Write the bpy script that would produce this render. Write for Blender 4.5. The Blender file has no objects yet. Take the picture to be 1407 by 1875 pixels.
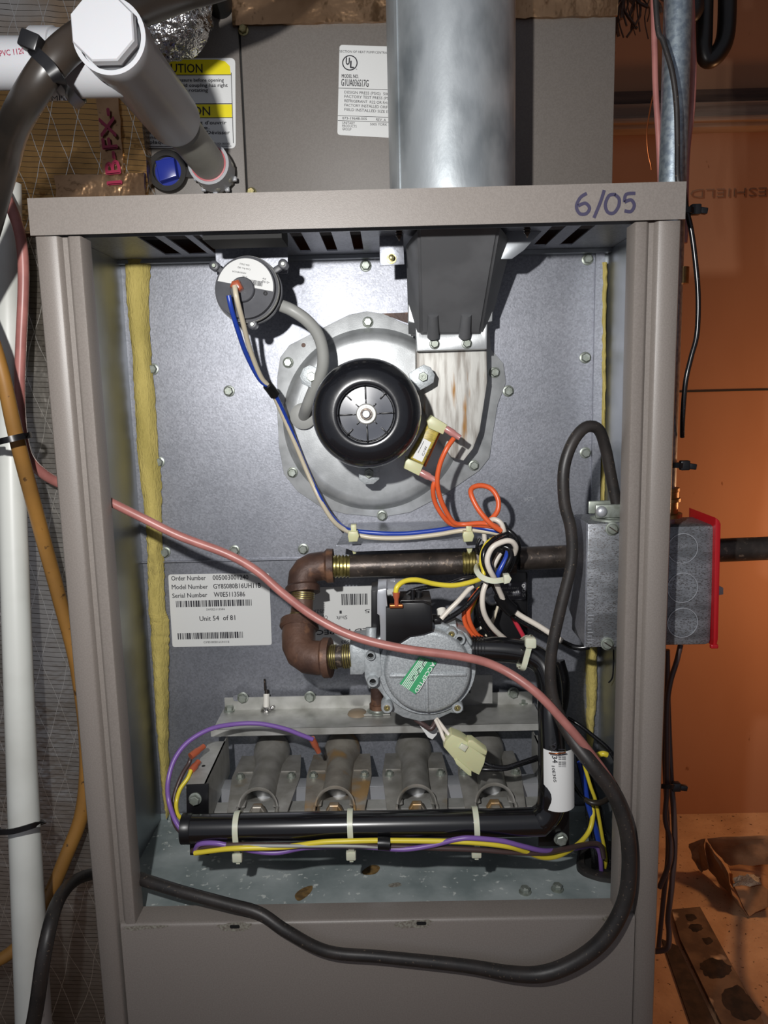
import bpy, bmesh, math, random
from mathutils import Vector, Matrix
random.seed(7)
S = bpy.context.scene
PI = math.pi
ZT = 1.016                     # furnace top above the floor
# ---------------- camera ----------------
F = 1400.0
CAM = Vector((0.0188, -0.5484, ZT - 0.1363)); PITCH, YAW, ROLL = 0.1542, -0.0086, -0.0233
_f = Vector((math.sin(YAW)*math.cos(PITCH), math.cos(YAW)*math.cos(PITCH), -math.sin(PITCH)))
_r = Vector((math.cos(YAW), -math.sin(YAW), 0)); _u = _r.cross(_f)
CR = _r*math.cos(ROLL) + _u*math.sin(ROLL); CU = CR.cross(_f); CF = _f
cd = bpy.data.cameras.new('camera'); cam = bpy.data.objects.new('camera', cd); S.collection.objects.link(cam)
M = Matrix((CR, CU, -CF)).transposed().to_4x4(); M.translation = CAM; cam.matrix_world = M
cd.sensor_fit = 'HORIZONTAL'; cd.sensor_width = 36; cd.lens = F/1407*36; cd.clip_start = 0.01; cd.clip_end = 30
S.camera = cam
# ---------------- world, lights, exposure ----------------
w = bpy.data.worlds.new('world'); S.world = w; w.use_nodes = True
w.node_tree.nodes['Background'].inputs[0].default_value = (0.84, 0.87, 1.0, 1)
w.node_tree.nodes['Background'].inputs[1].default_value = 0.21
def lamp(name, kind, loc, energy, col, size, target=None):
    l = bpy.data.lights.new(name, kind); l.energy = energy; l.color = col
    if kind == 'AREA': l.size = size
    else: l.shadow_soft_size = size
    o = bpy.data.objects.new(name, l); S.collection.objects.link(o); o.location = loc
    if target is not None: o.rotation_euler = (Vector(target)-Vector(loc)).to_track_quat('-Z', 'Y').to_euler()
    return o
fl_ = lamp('phone_flash', 'SPOT', CAM + (CR*-0.1 + CU*0.095), 18.0, (1.0, 0.985, 0.97), 0.007, CAM + CF*1.0 - CR*0.03 + CU*0.09)
fl_.data.spot_size = math.radians(108); fl_.data.spot_blend = 1.0
lamp('work_lamp', 'POINT', (0.98, 0.56, ZT-0.42), 7.5, (1.0, 0.52, 0.24), 0.05)
S.view_settings.view_transform = 'Standard'; S.view_settings.look = 'None'
S.view_settings.gamma = 1; S.view_settings.use_curve_mapping = False; S.view_settings.exposure = 0.0

# ---------------- pixel helpers: photograph pixel + real depth plane -> world point ----------------
def ray(px, py): return CF + CR*((px-703.5)/F) - CU*((py-937.5)/F)
def at(px, py, Y):
    d = ray(px, py); return CAM + d*((Y-CAM.y)/d.y)
def atz(px, py, Z):
    d = ray(px, py); return CAM + d*((ZT+Z-CAM.z)/d.z)
def atx(px, py, X):
    d = ray(px, py); return CAM + d*((X-CAM.x)/d.x)
def sc(px, py, Y): return (at(px, py, Y)-CAM).dot(CF)/F      # metres per pixel there

# ---------------- materials ----------------
def lin(v): return v/12.92 if v <= .04045 else ((v+.055)/1.055)**2.4
def hx(s): return tuple(lin(int(s[i:i+2], 16)/255) for i in (0, 2, 4)) + (1,)
def mat(name, col, metal=0.0, rough=.5, col2=None, ns=30, lo=.4, hi=.6, bump=0, bs=200, bd=.0005, stretch=(1, 1, 1),
        col3=None, ns3=90, lo3=.62, hi3=.66, rvar=0, coat=0, spang=0, trans=0, sub=0, grid=None):
    m = bpy.data.materials.new(name); m.use_nodes = True; nt = m.node_tree; N, L = nt.nodes, nt.links
    b = N['Principled BSDF']; b.inputs['Metallic'].default_value = metal; b.inputs['Roughness'].default_value = rough
    if coat: b.inputs['Coat Weight'].default_value = coat; b.inputs['Coat Roughness'].default_value = .08
    if trans: b.inputs['Transmission Weight'].default_value = trans
    if sub:
        b.inputs['Subsurface Weight'].default_value = sub; b.inputs['Subsurface Scale'].default_value = .003
    geo = N.new('ShaderNodeNewGeometry'); mp = N.new('ShaderNodeVectorMath'); mp.operation = 'MULTIPLY'
    mp.inputs[1].default_value = stretch; L.new(geo.outputs['Position'], mp.inputs[0]); P = mp.outputs[0]
    def noise(s, d=4):
        n = N.new('ShaderNodeTexNoise'); n.inputs['Scale'].default_value = s; n.inputs['Detail'].default_value = d
        L.new(P, n.inputs['Vector']); return n.outputs[0]
    def ramp(src, a, c):
        r = N.new('ShaderNodeMapRange'); r.inputs[1].default_value = a; r.inputs[2].default_value = c; L.new(src, r.inputs[0]); return r.outputs[0]
    def mix(fac, a, c):
        x = N.new('ShaderNodeMix'); x.data_type = 'RGBA'; L.new(fac, x.inputs[0])
        for i, v in ((6, a), (7, c)):
            if hasattr(v, 'links'): L.new(v, x.inputs[i])
            else: x.inputs[i].default_value = v
        return x.outputs[2]
    c = hx(col); cur = None
    if col2: cur = mix(ramp(noise(ns), lo, hi), c, hx(col2))
    if spang:
        v = N.new('ShaderNodeTexVoronoi'); v.inputs['Scale'].default_value = spang; L.new(P, v.inputs['Vector'])
        sp = N.new('ShaderNodeSeparateColor'); L.new(v.outputs['Color'], sp.inputs[0])
        k = N.new('ShaderNodeMix'); k.data_type = 'RGBA'; k.blend_type = 'MULTIPLY'; k.inputs[0].default_value = 1
        if cur is not None: L.new(cur, k.inputs[6])
        else: k.inputs[6].default_value = c
        g = N.new('ShaderNodeMapRange'); g.inputs[3].default_value = .8; g.inputs[4].default_value = 1.08; L.new(sp.outputs[0], g.inputs[0])
        cc = N.new('ShaderNodeCombineColor')
        for i in range(3): L.new(g.outputs[0], cc.inputs[i])
        L.new(cc.outputs[0], k.inputs[7]); cur = k.outputs[2]
    if col3: cur = mix(ramp(noise(ns3, 3), lo3, hi3), cur if cur is not None else c, hx(col3))
    height = noise(bs, 3) if bump else None
    if grid:     # reinforcing threads pressed through foil: fine relief and a darker line
        sx = N.new('ShaderNodeSeparateXYZ'); L.new(geo.outputs['Position'], sx.inputs[0])
        outs = []
        for a, bb, per, wd in grid:
            m1 = N.new('ShaderNodeMath'); m1.operation = 'MULTIPLY'; m1.inputs[1].default_value = a/per; L.new(sx.outputs[0], m1.inputs[0])
            m2 = N.new('ShaderNodeMath'); m2.operation = 'MULTIPLY_ADD'; m2.inputs[1].default_value = bb/per; L.new(sx.outputs[2], m2.inputs[0]); L.new(m1.outputs[0], m2.inputs[2])
            nn = N.new('ShaderNodeMath'); nn.operation = 'MULTIPLY_ADD'; nn.inputs[1].default_value = .9; L.new(noise(9, 2), nn.inputs[0]); L.new(m2.outputs[0], nn.inputs[2])
            fr = N.new('ShaderNodeMath'); fr.operation = 'FRACT'; L.new(nn.outputs[0], fr.inputs[0])
            gt = N.new('ShaderNodeMath'); gt.operation = 'LESS_THAN'; gt.inputs[1].default_value = wd; L.new(fr.outputs[0], gt.inputs[0]); outs.append(gt.outputs[0])
        o = outs[0]
        for q in outs[1:]:
            mx = N.new('ShaderNodeMath'); mx.operation = 'MAXIMUM'; L.new(o, mx.inputs[0]); L.new(q, mx.inputs[1]); o = mx.outputs[0]
        cur = mix(o, cur if cur is not None else c, hx('4c453c')); cur = mix(outs[1], cur, hx('dcd8d0')); cur = mix(outs[2], cur, hx('dcd8d0'))
        if height is not None:
            ad = N.new('ShaderNodeMath'); ad.operation = 'MULTIPLY_ADD'; ad.inputs[1].default_value = .25; L.new(o, ad.inputs[0]); L.new(height, ad.inputs[2]); height = ad.outputs[0]
    if cur is not None: L.new(cur, b.inputs['Base Color'])
    else: b.inputs['Base Color'].default_value = c
    if rvar:
        r = N.new('ShaderNodeMapRange'); r.inputs[3].default_value = rough-rvar; r.inputs[4].default_value = rough+rvar
        L.new(noise(ns*1.7), r.inputs[0]); L.new(r.outputs[0], b.inputs['Roughness'])
    if bump:
        bp = N.new('ShaderNodeBump'); bp.inputs['Strength'].default_value = bump; bp.inputs['Distance'].default_value = bd
        L.new(height, bp.inputs['Height']); L.new(bp.outputs[0], b.inputs['Normal'])
    return m
MT = {}
def D(k, *a, **kw): MT[k] = mat(k, *a, **kw)
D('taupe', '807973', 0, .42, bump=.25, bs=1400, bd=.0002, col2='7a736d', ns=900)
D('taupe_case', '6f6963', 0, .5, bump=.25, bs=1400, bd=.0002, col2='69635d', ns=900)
D('galv', '9b9da5', .6, .44, col2='8a8d95', ns=14, lo=.3, hi=.7, spang=650, rvar=.08, bump=.25, bs=600, bd=.0003)
D('galv_liner', 'a6aaae', .75, .36, col2='8c9093', ns=9, rvar=.08, bump=.1, bs=300, bd=.0002)
D('galv_low', '93959d', .6, .46, col2='80838a', ns=12, lo=.3, hi=.7, spang=650, rvar=.08)
D('galv_dirty', 'b1baba', .2, .6, col2='849090', ns=22, lo=.35, hi=.65, col3='d4dad6', ns3=160, lo3=.64, hi3=.7, bump=.4, bs=260, bd=.0004)
D('pipe_galv', 'b4babd', .6, .4, col2='868d91', ns=30, lo=.4, hi=.6, stretch=(1, 1, .5), rvar=.14, bump=.2, bs=500, bd=.0003, col3='dfe4e6', ns3=11, lo3=.5, hi3=.68)
D('conduit', 'a9b5bb', .8, .4, col2='8995a0', ns=260, lo=.4, hi=.6, bump=.3, bs=900, bd=.0002)
D('alu', 'c2c5c6', .55, .42, col2='aeb1b2', ns=60, bump=.2, bs=900, bd=.0002, col3='95908a', ns3=18, lo3=.66, hi3=.8)
D('alu_streak', 'd0cfc9', .2, .55, col2='98928a', ns=14, lo=.44, hi=.64, stretch=(11, 1, 1.6), col3='a5783c', ns3=9, lo3=.62, hi3=.7, bump=.3, bs=100, bd=.0003)
D('bright', 'c2c5ca', .6, .36)
D('zinc', '9aa099', .55, .4, col2='868c82', ns=200)
D('zinc_yellow', 'b5a77a', .85, .35, col2='8a8760', ns=300)
D('rack', 'bdbdb9', .45, .45, col2='9a9a94', ns=50, lo=.35, hi=.7, rvar=.08, col3='7d7a74', ns3=30, lo3=.64, hi3=.78)
D('burner', 'a3a19c', .35, .4, col2='88867f', ns=60, lo=.35, hi=.65, col3='8b7858', ns3=26, lo3=.66, hi3=.78, bump=.2, bs=500, bd=.0003)
D('burner_rust', 'a19c92', .35, .42, col2='857f76', ns=60, lo=.35, hi=.65, col3='a6865a', ns3=30, lo3=.52, hi3=.64, bump=.3, bs=400, bd=.0003)
D('cast', 'b9bec0', .45, .46, col2='a2a8aa', ns=420, lo=.35, hi=.65, bump=.45, bs=900, bd=.0003)
D('cast_lid', 'b6bbbd', .45, .48, col2='9da2a5', ns=700, lo=.4, hi=.6, bump=.5, bs=1100, bd=.0003)
D('iron', '5f4538', .2, .55, col2='433029', ns=34, lo=.38, hi=.62, col3='7d5a44', ns3=60, lo3=.56, hi3=.68, bump=.6, bs=220, bd=.0008)
D('black_iron', '3b3531', .5, .38, col2='544b45', ns=60, lo=.42, hi=.66, col3='7b6d60', ns3=200, lo3=.62, hi3=.7, bump=.4, bs=400, bd=.0004)
D('thread', 'a79b62', .8, .35, col2='7d7446', ns=200)
D('motor', '16171b', 0, .26, coat=.7, bump=.05, bs=300, rvar=.08, ns=60)
D('motor_vane', '4c4f57', 0, .3)
D('black', '111113', 0, .35)
D('black_gloss', '0d0d0f', 0, .26, coat=1, bump=.02, bs=150)
D('black_dusty', '262423', 0, .45, col2='2f2b29', ns=60, col3='5c5145', ns3=500, lo3=.66, hi3=.7, bump=.2, bs=300, bd=.0003)
D('black_matte', '151514', 0, .75)
D('trans_grey', '626365', 0, .5, col2='58595b', ns=30, bump=.15, bs=900, bd=.0002)
D('switch_grey', '4a4b50', 0, .42, col2='3e3f44', ns=50)
D('hose_grey', '9c9d99', 0, .42)
D('paper', 'd9dad8', 0, .5)
D('paper_dim', 'cfd0ce', 0, .55)
D('ink', '26262c', 0, .6)
D('ink_grey', '55555c', 0, .6)
D('marker', '3d3950', 0, .4)
D('yellow_sign', 'e8d800', 0, .5)
D('green', '3f9c68', 0, .5)
D('white_ink', 'e6ece6', 0, .5)
D('red_ink', '8e1c3c', .1, .4)
D('pvc', 'a2a3a6', 0, .34, sub=.1, bump=.05, bs=200)
D('pvc_used', 'cfd1cb', 0, .38, col2='bcbdb6', ns=14, lo=.45, hi=.75, col3='8e8a80', ns3=60, lo3=.72, hi3=.8)
D('pvc_dirty', 'a8a59a', 0, .45, col2='8f8c80', ns=30, lo=.4, hi=.7)
D('pvc_cement', 'b0555a', 0, .4)
D('fiberglass', 'c3b268', 0, .95, col2='a99a55', ns=40, lo=.35, hi=.7, stretch=(2.5, 2.5, .6), bump=.9, bs=300, bd=.0015, col3='8d7f4a', ns3=26, lo3=.64, hi3=.8)
D('foil', 'bab6b0', .85, .3, col2='7d766c', ns=7, lo=.35, hi=.65, bump=.7, bs=45, bd=.003, grid=((.06, 1, .0043, .09), (1, .30, .022, .022), (1, -.34, .024, .022)))
D('foil_warm_reflect', 'a8814f', .92, .22, col2='c4beb4', ns=7, lo=.46, hi=.62, bump=.9, bs=28, bd=.007, col3='6b4f30', ns3=12, lo3=.6, hi3=.75, grid=((.06, 1, .0043, .08), (1, .30, .022, .02), (1, -.34, .024, .02)))  # warm reflections and silver glints painted into the foil colour
D('foil_tape', 'b3906e', .9, .24, col2='8d6c4e', ns=16, bump=1, bs=45, bd=.005)  # brown that the foil reflects is put into its base colour
D('foil_crinkle', 'd6d4d2', .97, .14, bump=1, bs=110, bd=.006)
D('rubber_hose', '1d1b19', 0, .36, col2='2f2822', ns=16, lo=.4, hi=.7, bump=.15, bs=80)
D('amber_hose', '966c34', 0, .45, col2='7c5a2e', ns=20, lo=.4, hi=.7, col3='4f3820', ns3=120, lo3=.66, hi3=.7)
D('wire_white', 'd8d0c4', 0, .35); D('wire_cream', 'c9bfa8', 0, .35); D('wire_blue', '24419f', 0, .3); D('wire_orange', 'd95f33', 0, .35)
D('wire_yellow', 'd9c63c', 0, .35); D('wire_purple', '7a5aa0', 0, .35); D('wire_brown', '4a3a38', 0, .35)
D('wire_black', '141416', 0, .25, col3='9a9a9a', ns3=1600, lo3=.7, hi3=.72); D('wire_red', 'c03444', 0, .35)
D('pink_cable', 'a96f68', 0, .38, col2='9a635d', ns=60)
D('copper', 'b5683c', .9, .35); D('brass', 'a8895a', .85, .35, col2='86683f', ns=80)
D('terminal', 'a9573c', 0, .3, coat=.3); D('terminal_pink', 'b57c78', 0, .25, coat=.4)
D('nylon', 'c9cbb6', 0, .35, sub=.2); D('nylon_aged', 'c4c49a', 0, .4, sub=.2)
D('winding', 'b9a54a', 0, .4, col2='9a8a3a', ns=300, stretch=(1, 1, 4)); D('ceramic', 'e0ddd4', 0, .3)
D('blue_plug', '1c2c88', 0, .3, coat=.3)
D('red_cover', 'a8141c', 0, .35)
D('box_steel', '94979c', .6, .45, col2='74777b', ns=30, stretch=(1, 1, 3), rvar=.1, col3='5e5c5c', ns3=700, lo3=.52, hi3=.6, bump=.2, bs=600, bd=.0002)
D('drywall', 'a5785a', 0, .85, col2='9b6e50', ns=6, lo=.3, hi=.7, col3='7b4e30', ns3=60, lo3=.72, hi3=.76, stretch=(1, 1, .4), bump=.1, bs=300)
D('concrete', 'b89878', 0, .9, col2='9b7b5e', ns=14, lo=.35, hi=.7, col3='4a3424', ns3=130, lo3=.64, hi3=.7, bump=.4, bs=150, bd=.002)
D('faint_print', '7d5137', 0, .85)
D('dark_wall', '1a1614', 0, .9); D('wood_dark', '5a4233', 0, .7, col2='3f2c22', ns=14, stretch=(.3, 1, 6), bump=.4, bs=60, bd=.002)
D('wood_light', '8f7968', 0, .7, col2='7a6352', ns=14, stretch=(.3, 1, 6), bump=.3, bs=60, bd=.002)
D('plank', '6b5745', 0, .85, col2='4b3b2f', ns=20, lo=.4, hi=.6, col3='c0aa90', ns3=16, lo3=.6, hi3=.68, bump=.3, bs=150, bd=.001)
D('floor_shadow', '3e3026', 0, .9, col2='2c221b', ns=60)  # shadow tone for the strip left of the floor board
D('kraft', '9b7a5c', 0, .8, col2='87684c', ns=30, bump=.5, bs=40, bd=.004)
D('soot', '1c1512', 0, .95, col2='30241c', ns=60, bump=.5, bs=200, bd=.001)
D('rust_spot', '7d6238', 0, .8, col2='5a4628', ns=200); D('scrape', 'a7a699', .4, .5, col2='857d74', ns=500)
D('silicone', '8d7d68', 0, .5); D('dark_hole', '050505', 0, .9)

# ---------------- object helpers ----------------
C = S.collection
ALL = []
def thing(name, label, cat, group=None):
    o = bpy.data.objects.new(name, None); C.objects.link(o); o.empty_display_size = .02
    o['label'] = label; o['category'] = cat
    if group: o['group'] = group
    return o
def obj(name, bm, m, parent=None, smooth=None, label=None, fixn=True):
    if fixn: bmesh.ops.recalc_face_normals(bm, faces=bm.faces)
    me = bpy.data.meshes.new(name); bm.to_mesh(me); bm.free()
    me.materials.append(MT[m])
    if smooth is not None:
        for p in me.polygons: p.use_smooth = True
        me.set_sharp_from_angle(angle=math.radians(smooth))
    o = bpy.data.objects.new(name, me); C.objects.link(o)
    if parent: o.parent = parent
    if label: o['label'] = label
    return o
def one(name, label, cat, bm, m, group=None, smooth=None):
    o = obj(name, bm, m, None, smooth); o['label'] = label; o['category'] = cat
    if group: o['group'] = group
    return o
def struct(name, bm, m, smooth=None):
    o = obj(name, bm, m, None, smooth); o['kind'] = 'structure'; return o
NB = bmesh.new
def box(bm, c, s, rot=None, bev=0):
    g = bmesh.ops.create_cube(bm, size=1); vs = g['verts']
    T = Matrix.Translation(c) @ (rot.to_4x4() if rot else Matrix()) @ Matrix.Diagonal((s[0], s[1], s[2], 1))
    bmesh.ops.transform(bm, matrix=T, verts=vs)
    if bev:
        es = list({e for v in vs for e in v.link_edges})
        bmesh.ops.bevel(bm, geom=es, offset=bev, segments=2, affect='EDGES', profile=.5)
    return bm
def box2(bm, x0, x1, y0, y1, z0, z1, bev=0):      # z relative to the furnace top
    return box(bm, Vector(((x0+x1)/2, (y0+y1)/2, ZT+(z0+z1)/2)), (abs(x1-x0), abs(y1-y0), abs(z1-z0)), None, bev)
def prism(bm, front, vec, bev=0):
    vec = Vector(vec); a = [bm.verts.new(p) for p in front]; b = [bm.verts.new(Vector(p)+vec) for p in front]
    n = len(a); fs = [bm.faces.new(a), bm.faces.new(b[::-1])]
    for i in range(n): bm.faces.new((a[i], b[i], b[(i+1) % n], a[(i+1) % n]))
    if bev:
        es = list(fs[0].edges); bmesh.ops.recalc_face_normals(bm, faces=bm.faces)
        bmesh.ops.bevel(bm, geom=es, offset=bev, segments=2, affect='EDGES', profile=.5)
    return bm
def plate(bm, pts, Y, th, bev=0):                 # outline in photo pixels on the plane y = Y, th thick towards the back
    return prism(bm, [at(p[0], p[1], Y) for p in pts], (0, th, 0), bev)
def rrect(x0, y0, x1, y1, r, n=4):
    o = []
    for cx, cy, a0 in ((x1-r, y0+r, -90), (x1-r, y1-r, 0), (x0+r, y1-r, 90), (x0+r, y0+r, 180)):
        for k in range(n+1):
            a = math.radians(a0+90*k/n); o.append((cx+r*math.cos(a), cy+r*math.sin(a)))
    return o
def quad(tl, tr, br, bl, r=0):                     # slanted label outline with rounded corners (pixels)
    ps = [Vector(p) for p in (tl, tr, br, bl)]; o = []
    if not r: return [tuple(p) for p in ps]
    for i in range(4):
        a, b, c = ps[i-1], ps[i], ps[(i+1) % 4]; d1 = (a-b).normalized()*r; d2 = (c-b).normalized()*r
        for k in range(5):
            t = k/4; o.append(tuple((b+d1)*(1-t)**2 + b*2*t*(1-t) + (b+d2)*t*t))
    return o
def circ(cx, cy, r, n=32, a0=0): return [(cx+r*math.cos(a0+2*PI*k/n), cy+r*math.sin(a0+2*PI*k/n)) for k in range(n)]
def frame(ax):
    ax = Vector(ax).normalized(); u = ax.cross(Vector((0, 0, 1)))
    if u.length < .01: u = Vector((1, 0, 0))
    u.normalize(); return ax, u, ax.cross(u)
def lathe(bm, o, ax, prof, n=32, ph=0, cap=True):            # prof: (distance along axis, radius)
    ax, u, v = frame(ax); o = Vector(o); rings = []
    for h, r in prof:
        if r <= 1e-6: rings.append([bm.verts.new(o+ax*h)])
        else: rings.append([bm.verts.new(o+ax*h+(u*math.cos(ph+2*PI*k/n)+v*math.sin(ph+2*PI*k/n))*r) for k in range(n)])
    for a, b in zip(rings, rings[1:]):
        for k in range(n):
            k2 = (k+1) % n
            if len(a) == 1 and len(b) == 1: continue
            if len(a) == 1: bm.faces.new((a[0], b[k], b[k2]))
            elif len(b) == 1: bm.faces.new((a[k], a[k2], b[0]))
            else: bm.faces.new((a[k], a[k2], b[k2], b[k]))
    for rg in (rings[0], rings[-1]):
        if len(rg) > 1 and cap: bm.faces.new(rg)
    return bm
def cyl(bm, a, b, r, n=20, r2=None):
    a, b = Vector(a), Vector(b); return lathe(bm, a, b-a, [(0, r), ((b-a).length, r if r2 is None else r2)], n)
def spline(pts, sub=6, closed=False):
    P = [Vector(p) for p in pts]; o = []; n = len(P)
    if n < 3: return P
    rng = n if closed else n-1
    for i in range(rng):
        if closed: p0, p1, p2, p3 = P[i-1], P[i], P[(i+1) % n], P[(i+2) % n]
        else: p0, p1, p2, p3 = P[max(i-1, 0)], P[i], P[i+1], P[min(i+2, n-1)]
        for k in range(sub):
            t = k/sub; o.append(.5*((2*p1)+(p2-p0)*t+(2*p0-5*p1+4*p2-p3)*t*t+(3*p1-p0-3*p2+p3)*t*t*t))
    if not closed: o.append(P[-1])
    return o
def sweep(bm, P, sect, closed=False, up=None, scale=None):
    n = len(P); rings = []; t0 = (P[1]-P[0]).normalized()
    nrm = Vector(up) if up is not None else t0.orthogonal()
    for i in range(n):
        if closed: t = P[(i+1) % n]-P[i-1]
        else: t = P[min(i+1, n-1)]-P[max(i-1, 0)]
        t = t.normalized(); nrm = (Vector(up) if up is not None else nrm); nrm = (nrm-t*nrm.dot(t))
        if nrm.length < 1e-6: nrm = t.orthogonal()
        nrm.normalize(); bi = t.cross(nrm); k = scale[i] if scale else 1
        rings.append([bm.verts.new(P[i]+(nrm*a+bi*b)*k) for a, b in sect])
    m = len(sect)
    for i in range(n if closed else n-1):
        a, b = rings[i], rings[(i+1) % n]
        for k in range(m): bm.faces.new((a[k], a[(k+1) % m], b[(k+1) % m], b[k]))
    if not closed: bm.faces.new(rings[0][::-1]); bm.faces.new(rings[-1])
    return bm
def cs(r, n=10): return [(r*math.cos(2*PI*k/n), r*math.sin(2*PI*k/n)) for k in range(n)]
def tube(bm, pts, r, n=10, sub=6, closed=False, scale=None):
    P = spline(pts, sub, closed)
    s = None
    if scale: s = [scale[min(int(i/sub), len(scale)-1)]*(1-(i/sub % 1)) + scale[min(int(i/sub)+1, len(scale)-1)]*(i/sub % 1) for i in range(len(P))]
    return sweep(bm, P, cs(r, n), closed, None, s)
def pts3(l): return [at(*p) for p in l]
def bolt(bm, c, ax, r=.0042, h=.004, flange=1.25, n=6, ph=.3):
    c = Vector(c); ax = Vector(ax).normalized()
    lathe(bm, c, ax, [(0, r*flange), (.0010, r*flange), (.0014, r*1.02)], 20)
    lathe(bm, c+ax*.001, ax, [(0, r), (h*.85, r), (h, r*.82)], n, ph)
    lathe(bm, c+ax*(h+.0008), ax, [(0, r*.55), (.0003, r*.5)], 14)
    return bm
FR = (0, -1, 0)
def bolts(parent, lst, Y, r=.0042, m='zinc', name='bolt', ax=FR):
    for i, p in enumerate(lst): obj(name, bolt(NB(), at(p[0], p[1], Y), ax, r, ph=i*.9), m, parent, 30)
# --- lettering as geometry, laid flat on a plane y = Y ---
_tc = {}
def tmesh(s):
    if s not in _tc:
        cu = bpy.data.curves.new('t', 'FONT'); cu.body = s; cu.resolution_u = 2; cu.fill_mode = 'FRONT'
        to = bpy.data.objects.new('t', cu); C.objects.link(to)
        dg = bpy.context.evaluated_depsgraph_get(); me = bpy.data.meshes.new_from_object(to.evaluated_get(dg))
        vs = [v.co.copy() for v in me.vertices]; fs = [tuple(p.vertices) for p in me.polygons]
        bpy.data.objects.remove(to); bpy.data.curves.remove(cu); bpy.data.meshes.remove(me)
        _tc[s] = (vs, fs)
    return _tc[s]
def text(bm, s, p0, p1, h, Y, bold=0):
    """s from pixel p0 (left end of baseline) to p1 (right end); h = capital height in px"""
    vs, fs = tmesh(s)
    if not vs: return bm
    x0 = min(v.x for v in vs); x1 = max(v.x for v in vs)
    a, b = at(*p0, Y), at(*p1, Y); k = (b-a).length/(x1-x0); d = (b-a).normalized(); n = Vector((-d.z, 0, d.x)); hh = h*sc(*p0, Y)/.70
    offs = [(0, 0)] if not bold else [(-bold, 0), (bold, 0), (0, bold), (0, -bold)]
    for ox, oy in offs:
        q = [bm.verts.new(a+d*((v.x-x0)*k+ox*hh)+n*((v.y+oy)*hh)+Vector((0, -.00001*ox/(bold or 1), 0))) for v in vs]
        for f in fs:
            try: bm.faces.new([q[i] for i in f])
            except ValueError: pass
    return bm
def rect(bm, p0, p1, h, Y):                        # flat strip with lower edge p0-p1
    a, b = at(*p0, Y), at(*p1, Y); d = (b-a).normalized(); n = Vector((-d.z, 0, d.x))*h*sc(*p0, Y)
    bm.faces.new([bm.verts.new(v) for v in (a, b, b+n, a+n)]); return bm
def barcode(bm, p0, p1, h, Y, n=44, seed=1):
    R = random.Random(seed); t = 0; ws = [(R.choice((1, 1, 2, 3)), R.choice((1, 1, 2))) for _ in range(n)]; tot = sum(a+b for a, b in ws)
    for a, b in ws:
        f = lambda u: (p0[0]+(p1[0]-p0[0])*u/tot, p0[1]+(p1[1]-p0[1])*u/tot)
        rect(bm, f(t), f(t+a), h, Y); t += a+b
    return bm

# ======================= THE SETTING =======================
bm = NB(); box2(bm, -1.3, 1.5, .93, .95, -1.016, 1.2); struct('wall_back', bm, 'drywall')
wb = bpy.data.objects['wall_back']
bm = NB(); box2(bm, -1.3, 1.5, .927, .9302, -.148, -.1455); obj('sheet_joint', bm, 'black_matte', wb)   # seam between two boards
bm = NB(); text(bm, 'FIRESHIELD', (1459, 344), (1267, 349), 15, .9285)
obj('lettering', bm, 'faint_print', wb, label='brown upside-down FIRESHIELD print')
bm = NB(); box2(bm, -1.3, 1.5, -1.2, .95, -1.066, -1.016); struct('floor', bm, 'concrete')
bm = NB(); box2(bm, 1.5, 1.52, -1.2, .95, -1.016, 1.2); struct('wall_right', bm, 'drywall')
bm = NB(); box2(bm, -1.0, -.98, -.3, .93, -1.016, 1.2); struct('wall_left', bm, 'dark_wall')
bm = NB(); box2(bm, -1.3, 1.5, .0, .95, 1.2, 1.22); struct('ceiling', bm, 'dark_wall')
# ledge on the back wall
def zpx(py, Y, px=1270): return at(px, py, Y).z-ZT
bm = NB(); box2(bm, -1.3, 1.5, .895, .93, zpx(232, .89), zpx(184, .89), .003); o = struct('trim_1', bm, 'wood_light', 40)
bm = NB(); box2(bm, -1.3, 1.5, .885, .90, zpx(222, .885), zpx(212, .885), .002); obj('bead', bm, 'wood_light', o, 40)
bm = NB(); box2(bm, -1.3, 1.5, .91, .93, zpx(183, .9), zpx(160, .9)); obj('backing_board', bm, 'wood_dark', o)
# floor debris and a painted shadow strip
def fl(px, py): return atz(px, py, -1.016)
def dust(name, label, ring, m, seed=0, h=.002):
    R = random.Random(seed); P = spline([fl(*p) for p in ring], 5, True); bm = NB()
    c = sum(P, Vector())/len(P); top = [bm.verts.new(c+(p-c)*R.uniform(.86, 1.08)+Vector((0, 0, .0002))) for p in P]; cc = bm.verts.new(c+Vector((0, 0, h)))
    for i in range(len(top)): bm.faces.new((top[i], top[(i+1) % len(top)], cc))
    return bm
bm = NB(); prism(bm, [fl(x, y) for x, y in ((1230, 1673), (1282, 1668), (1400, 1885), (1470, 2010), (1395, 2010), (1322, 1885), (1246, 1728))], (0, 0, .008), .001)
one('plank', 'weathered flat board lying on the dusty orange-lit floor right of furnace', 'board', bm, 'plank')
for i, (lab, ring, mm) in enumerate((
    ('small dark soot smudge near the far end of the floor board', ((1256, 1683), (1270, 1682), (1276, 1690), (1262, 1695)), 0),
    ('second round soot smudge on the floor board, nearest its right edge', ((1262, 1702), (1280, 1700), (1288, 1708), (1276, 1715), (1264, 1710)), 0),
    ('third soot smudge midway along the floor board', ((1286, 1727), (1300, 1725), (1306, 1733), (1295, 1738)), 0),
    ('broad oval soot pile on the middle of the floor board', ((1285, 1770), (1310, 1762), (1338, 1778), (1332, 1796), (1300, 1800), (1284, 1786)), 0),
    ('largest black soot pile at the near end of the floor board', ((1318, 1828), (1345, 1812), (1372, 1832), (1392, 1862), (1370, 1880), (1335, 1862)), 0))):
    bm = dust('soot', lab, ring, 'soot', i, .004)
    for v in bm.verts: v.co.z += .008
    one('soot_pile', lab, 'soot', bm, 'soot', 'soot piles on the floor board', 60)
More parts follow.
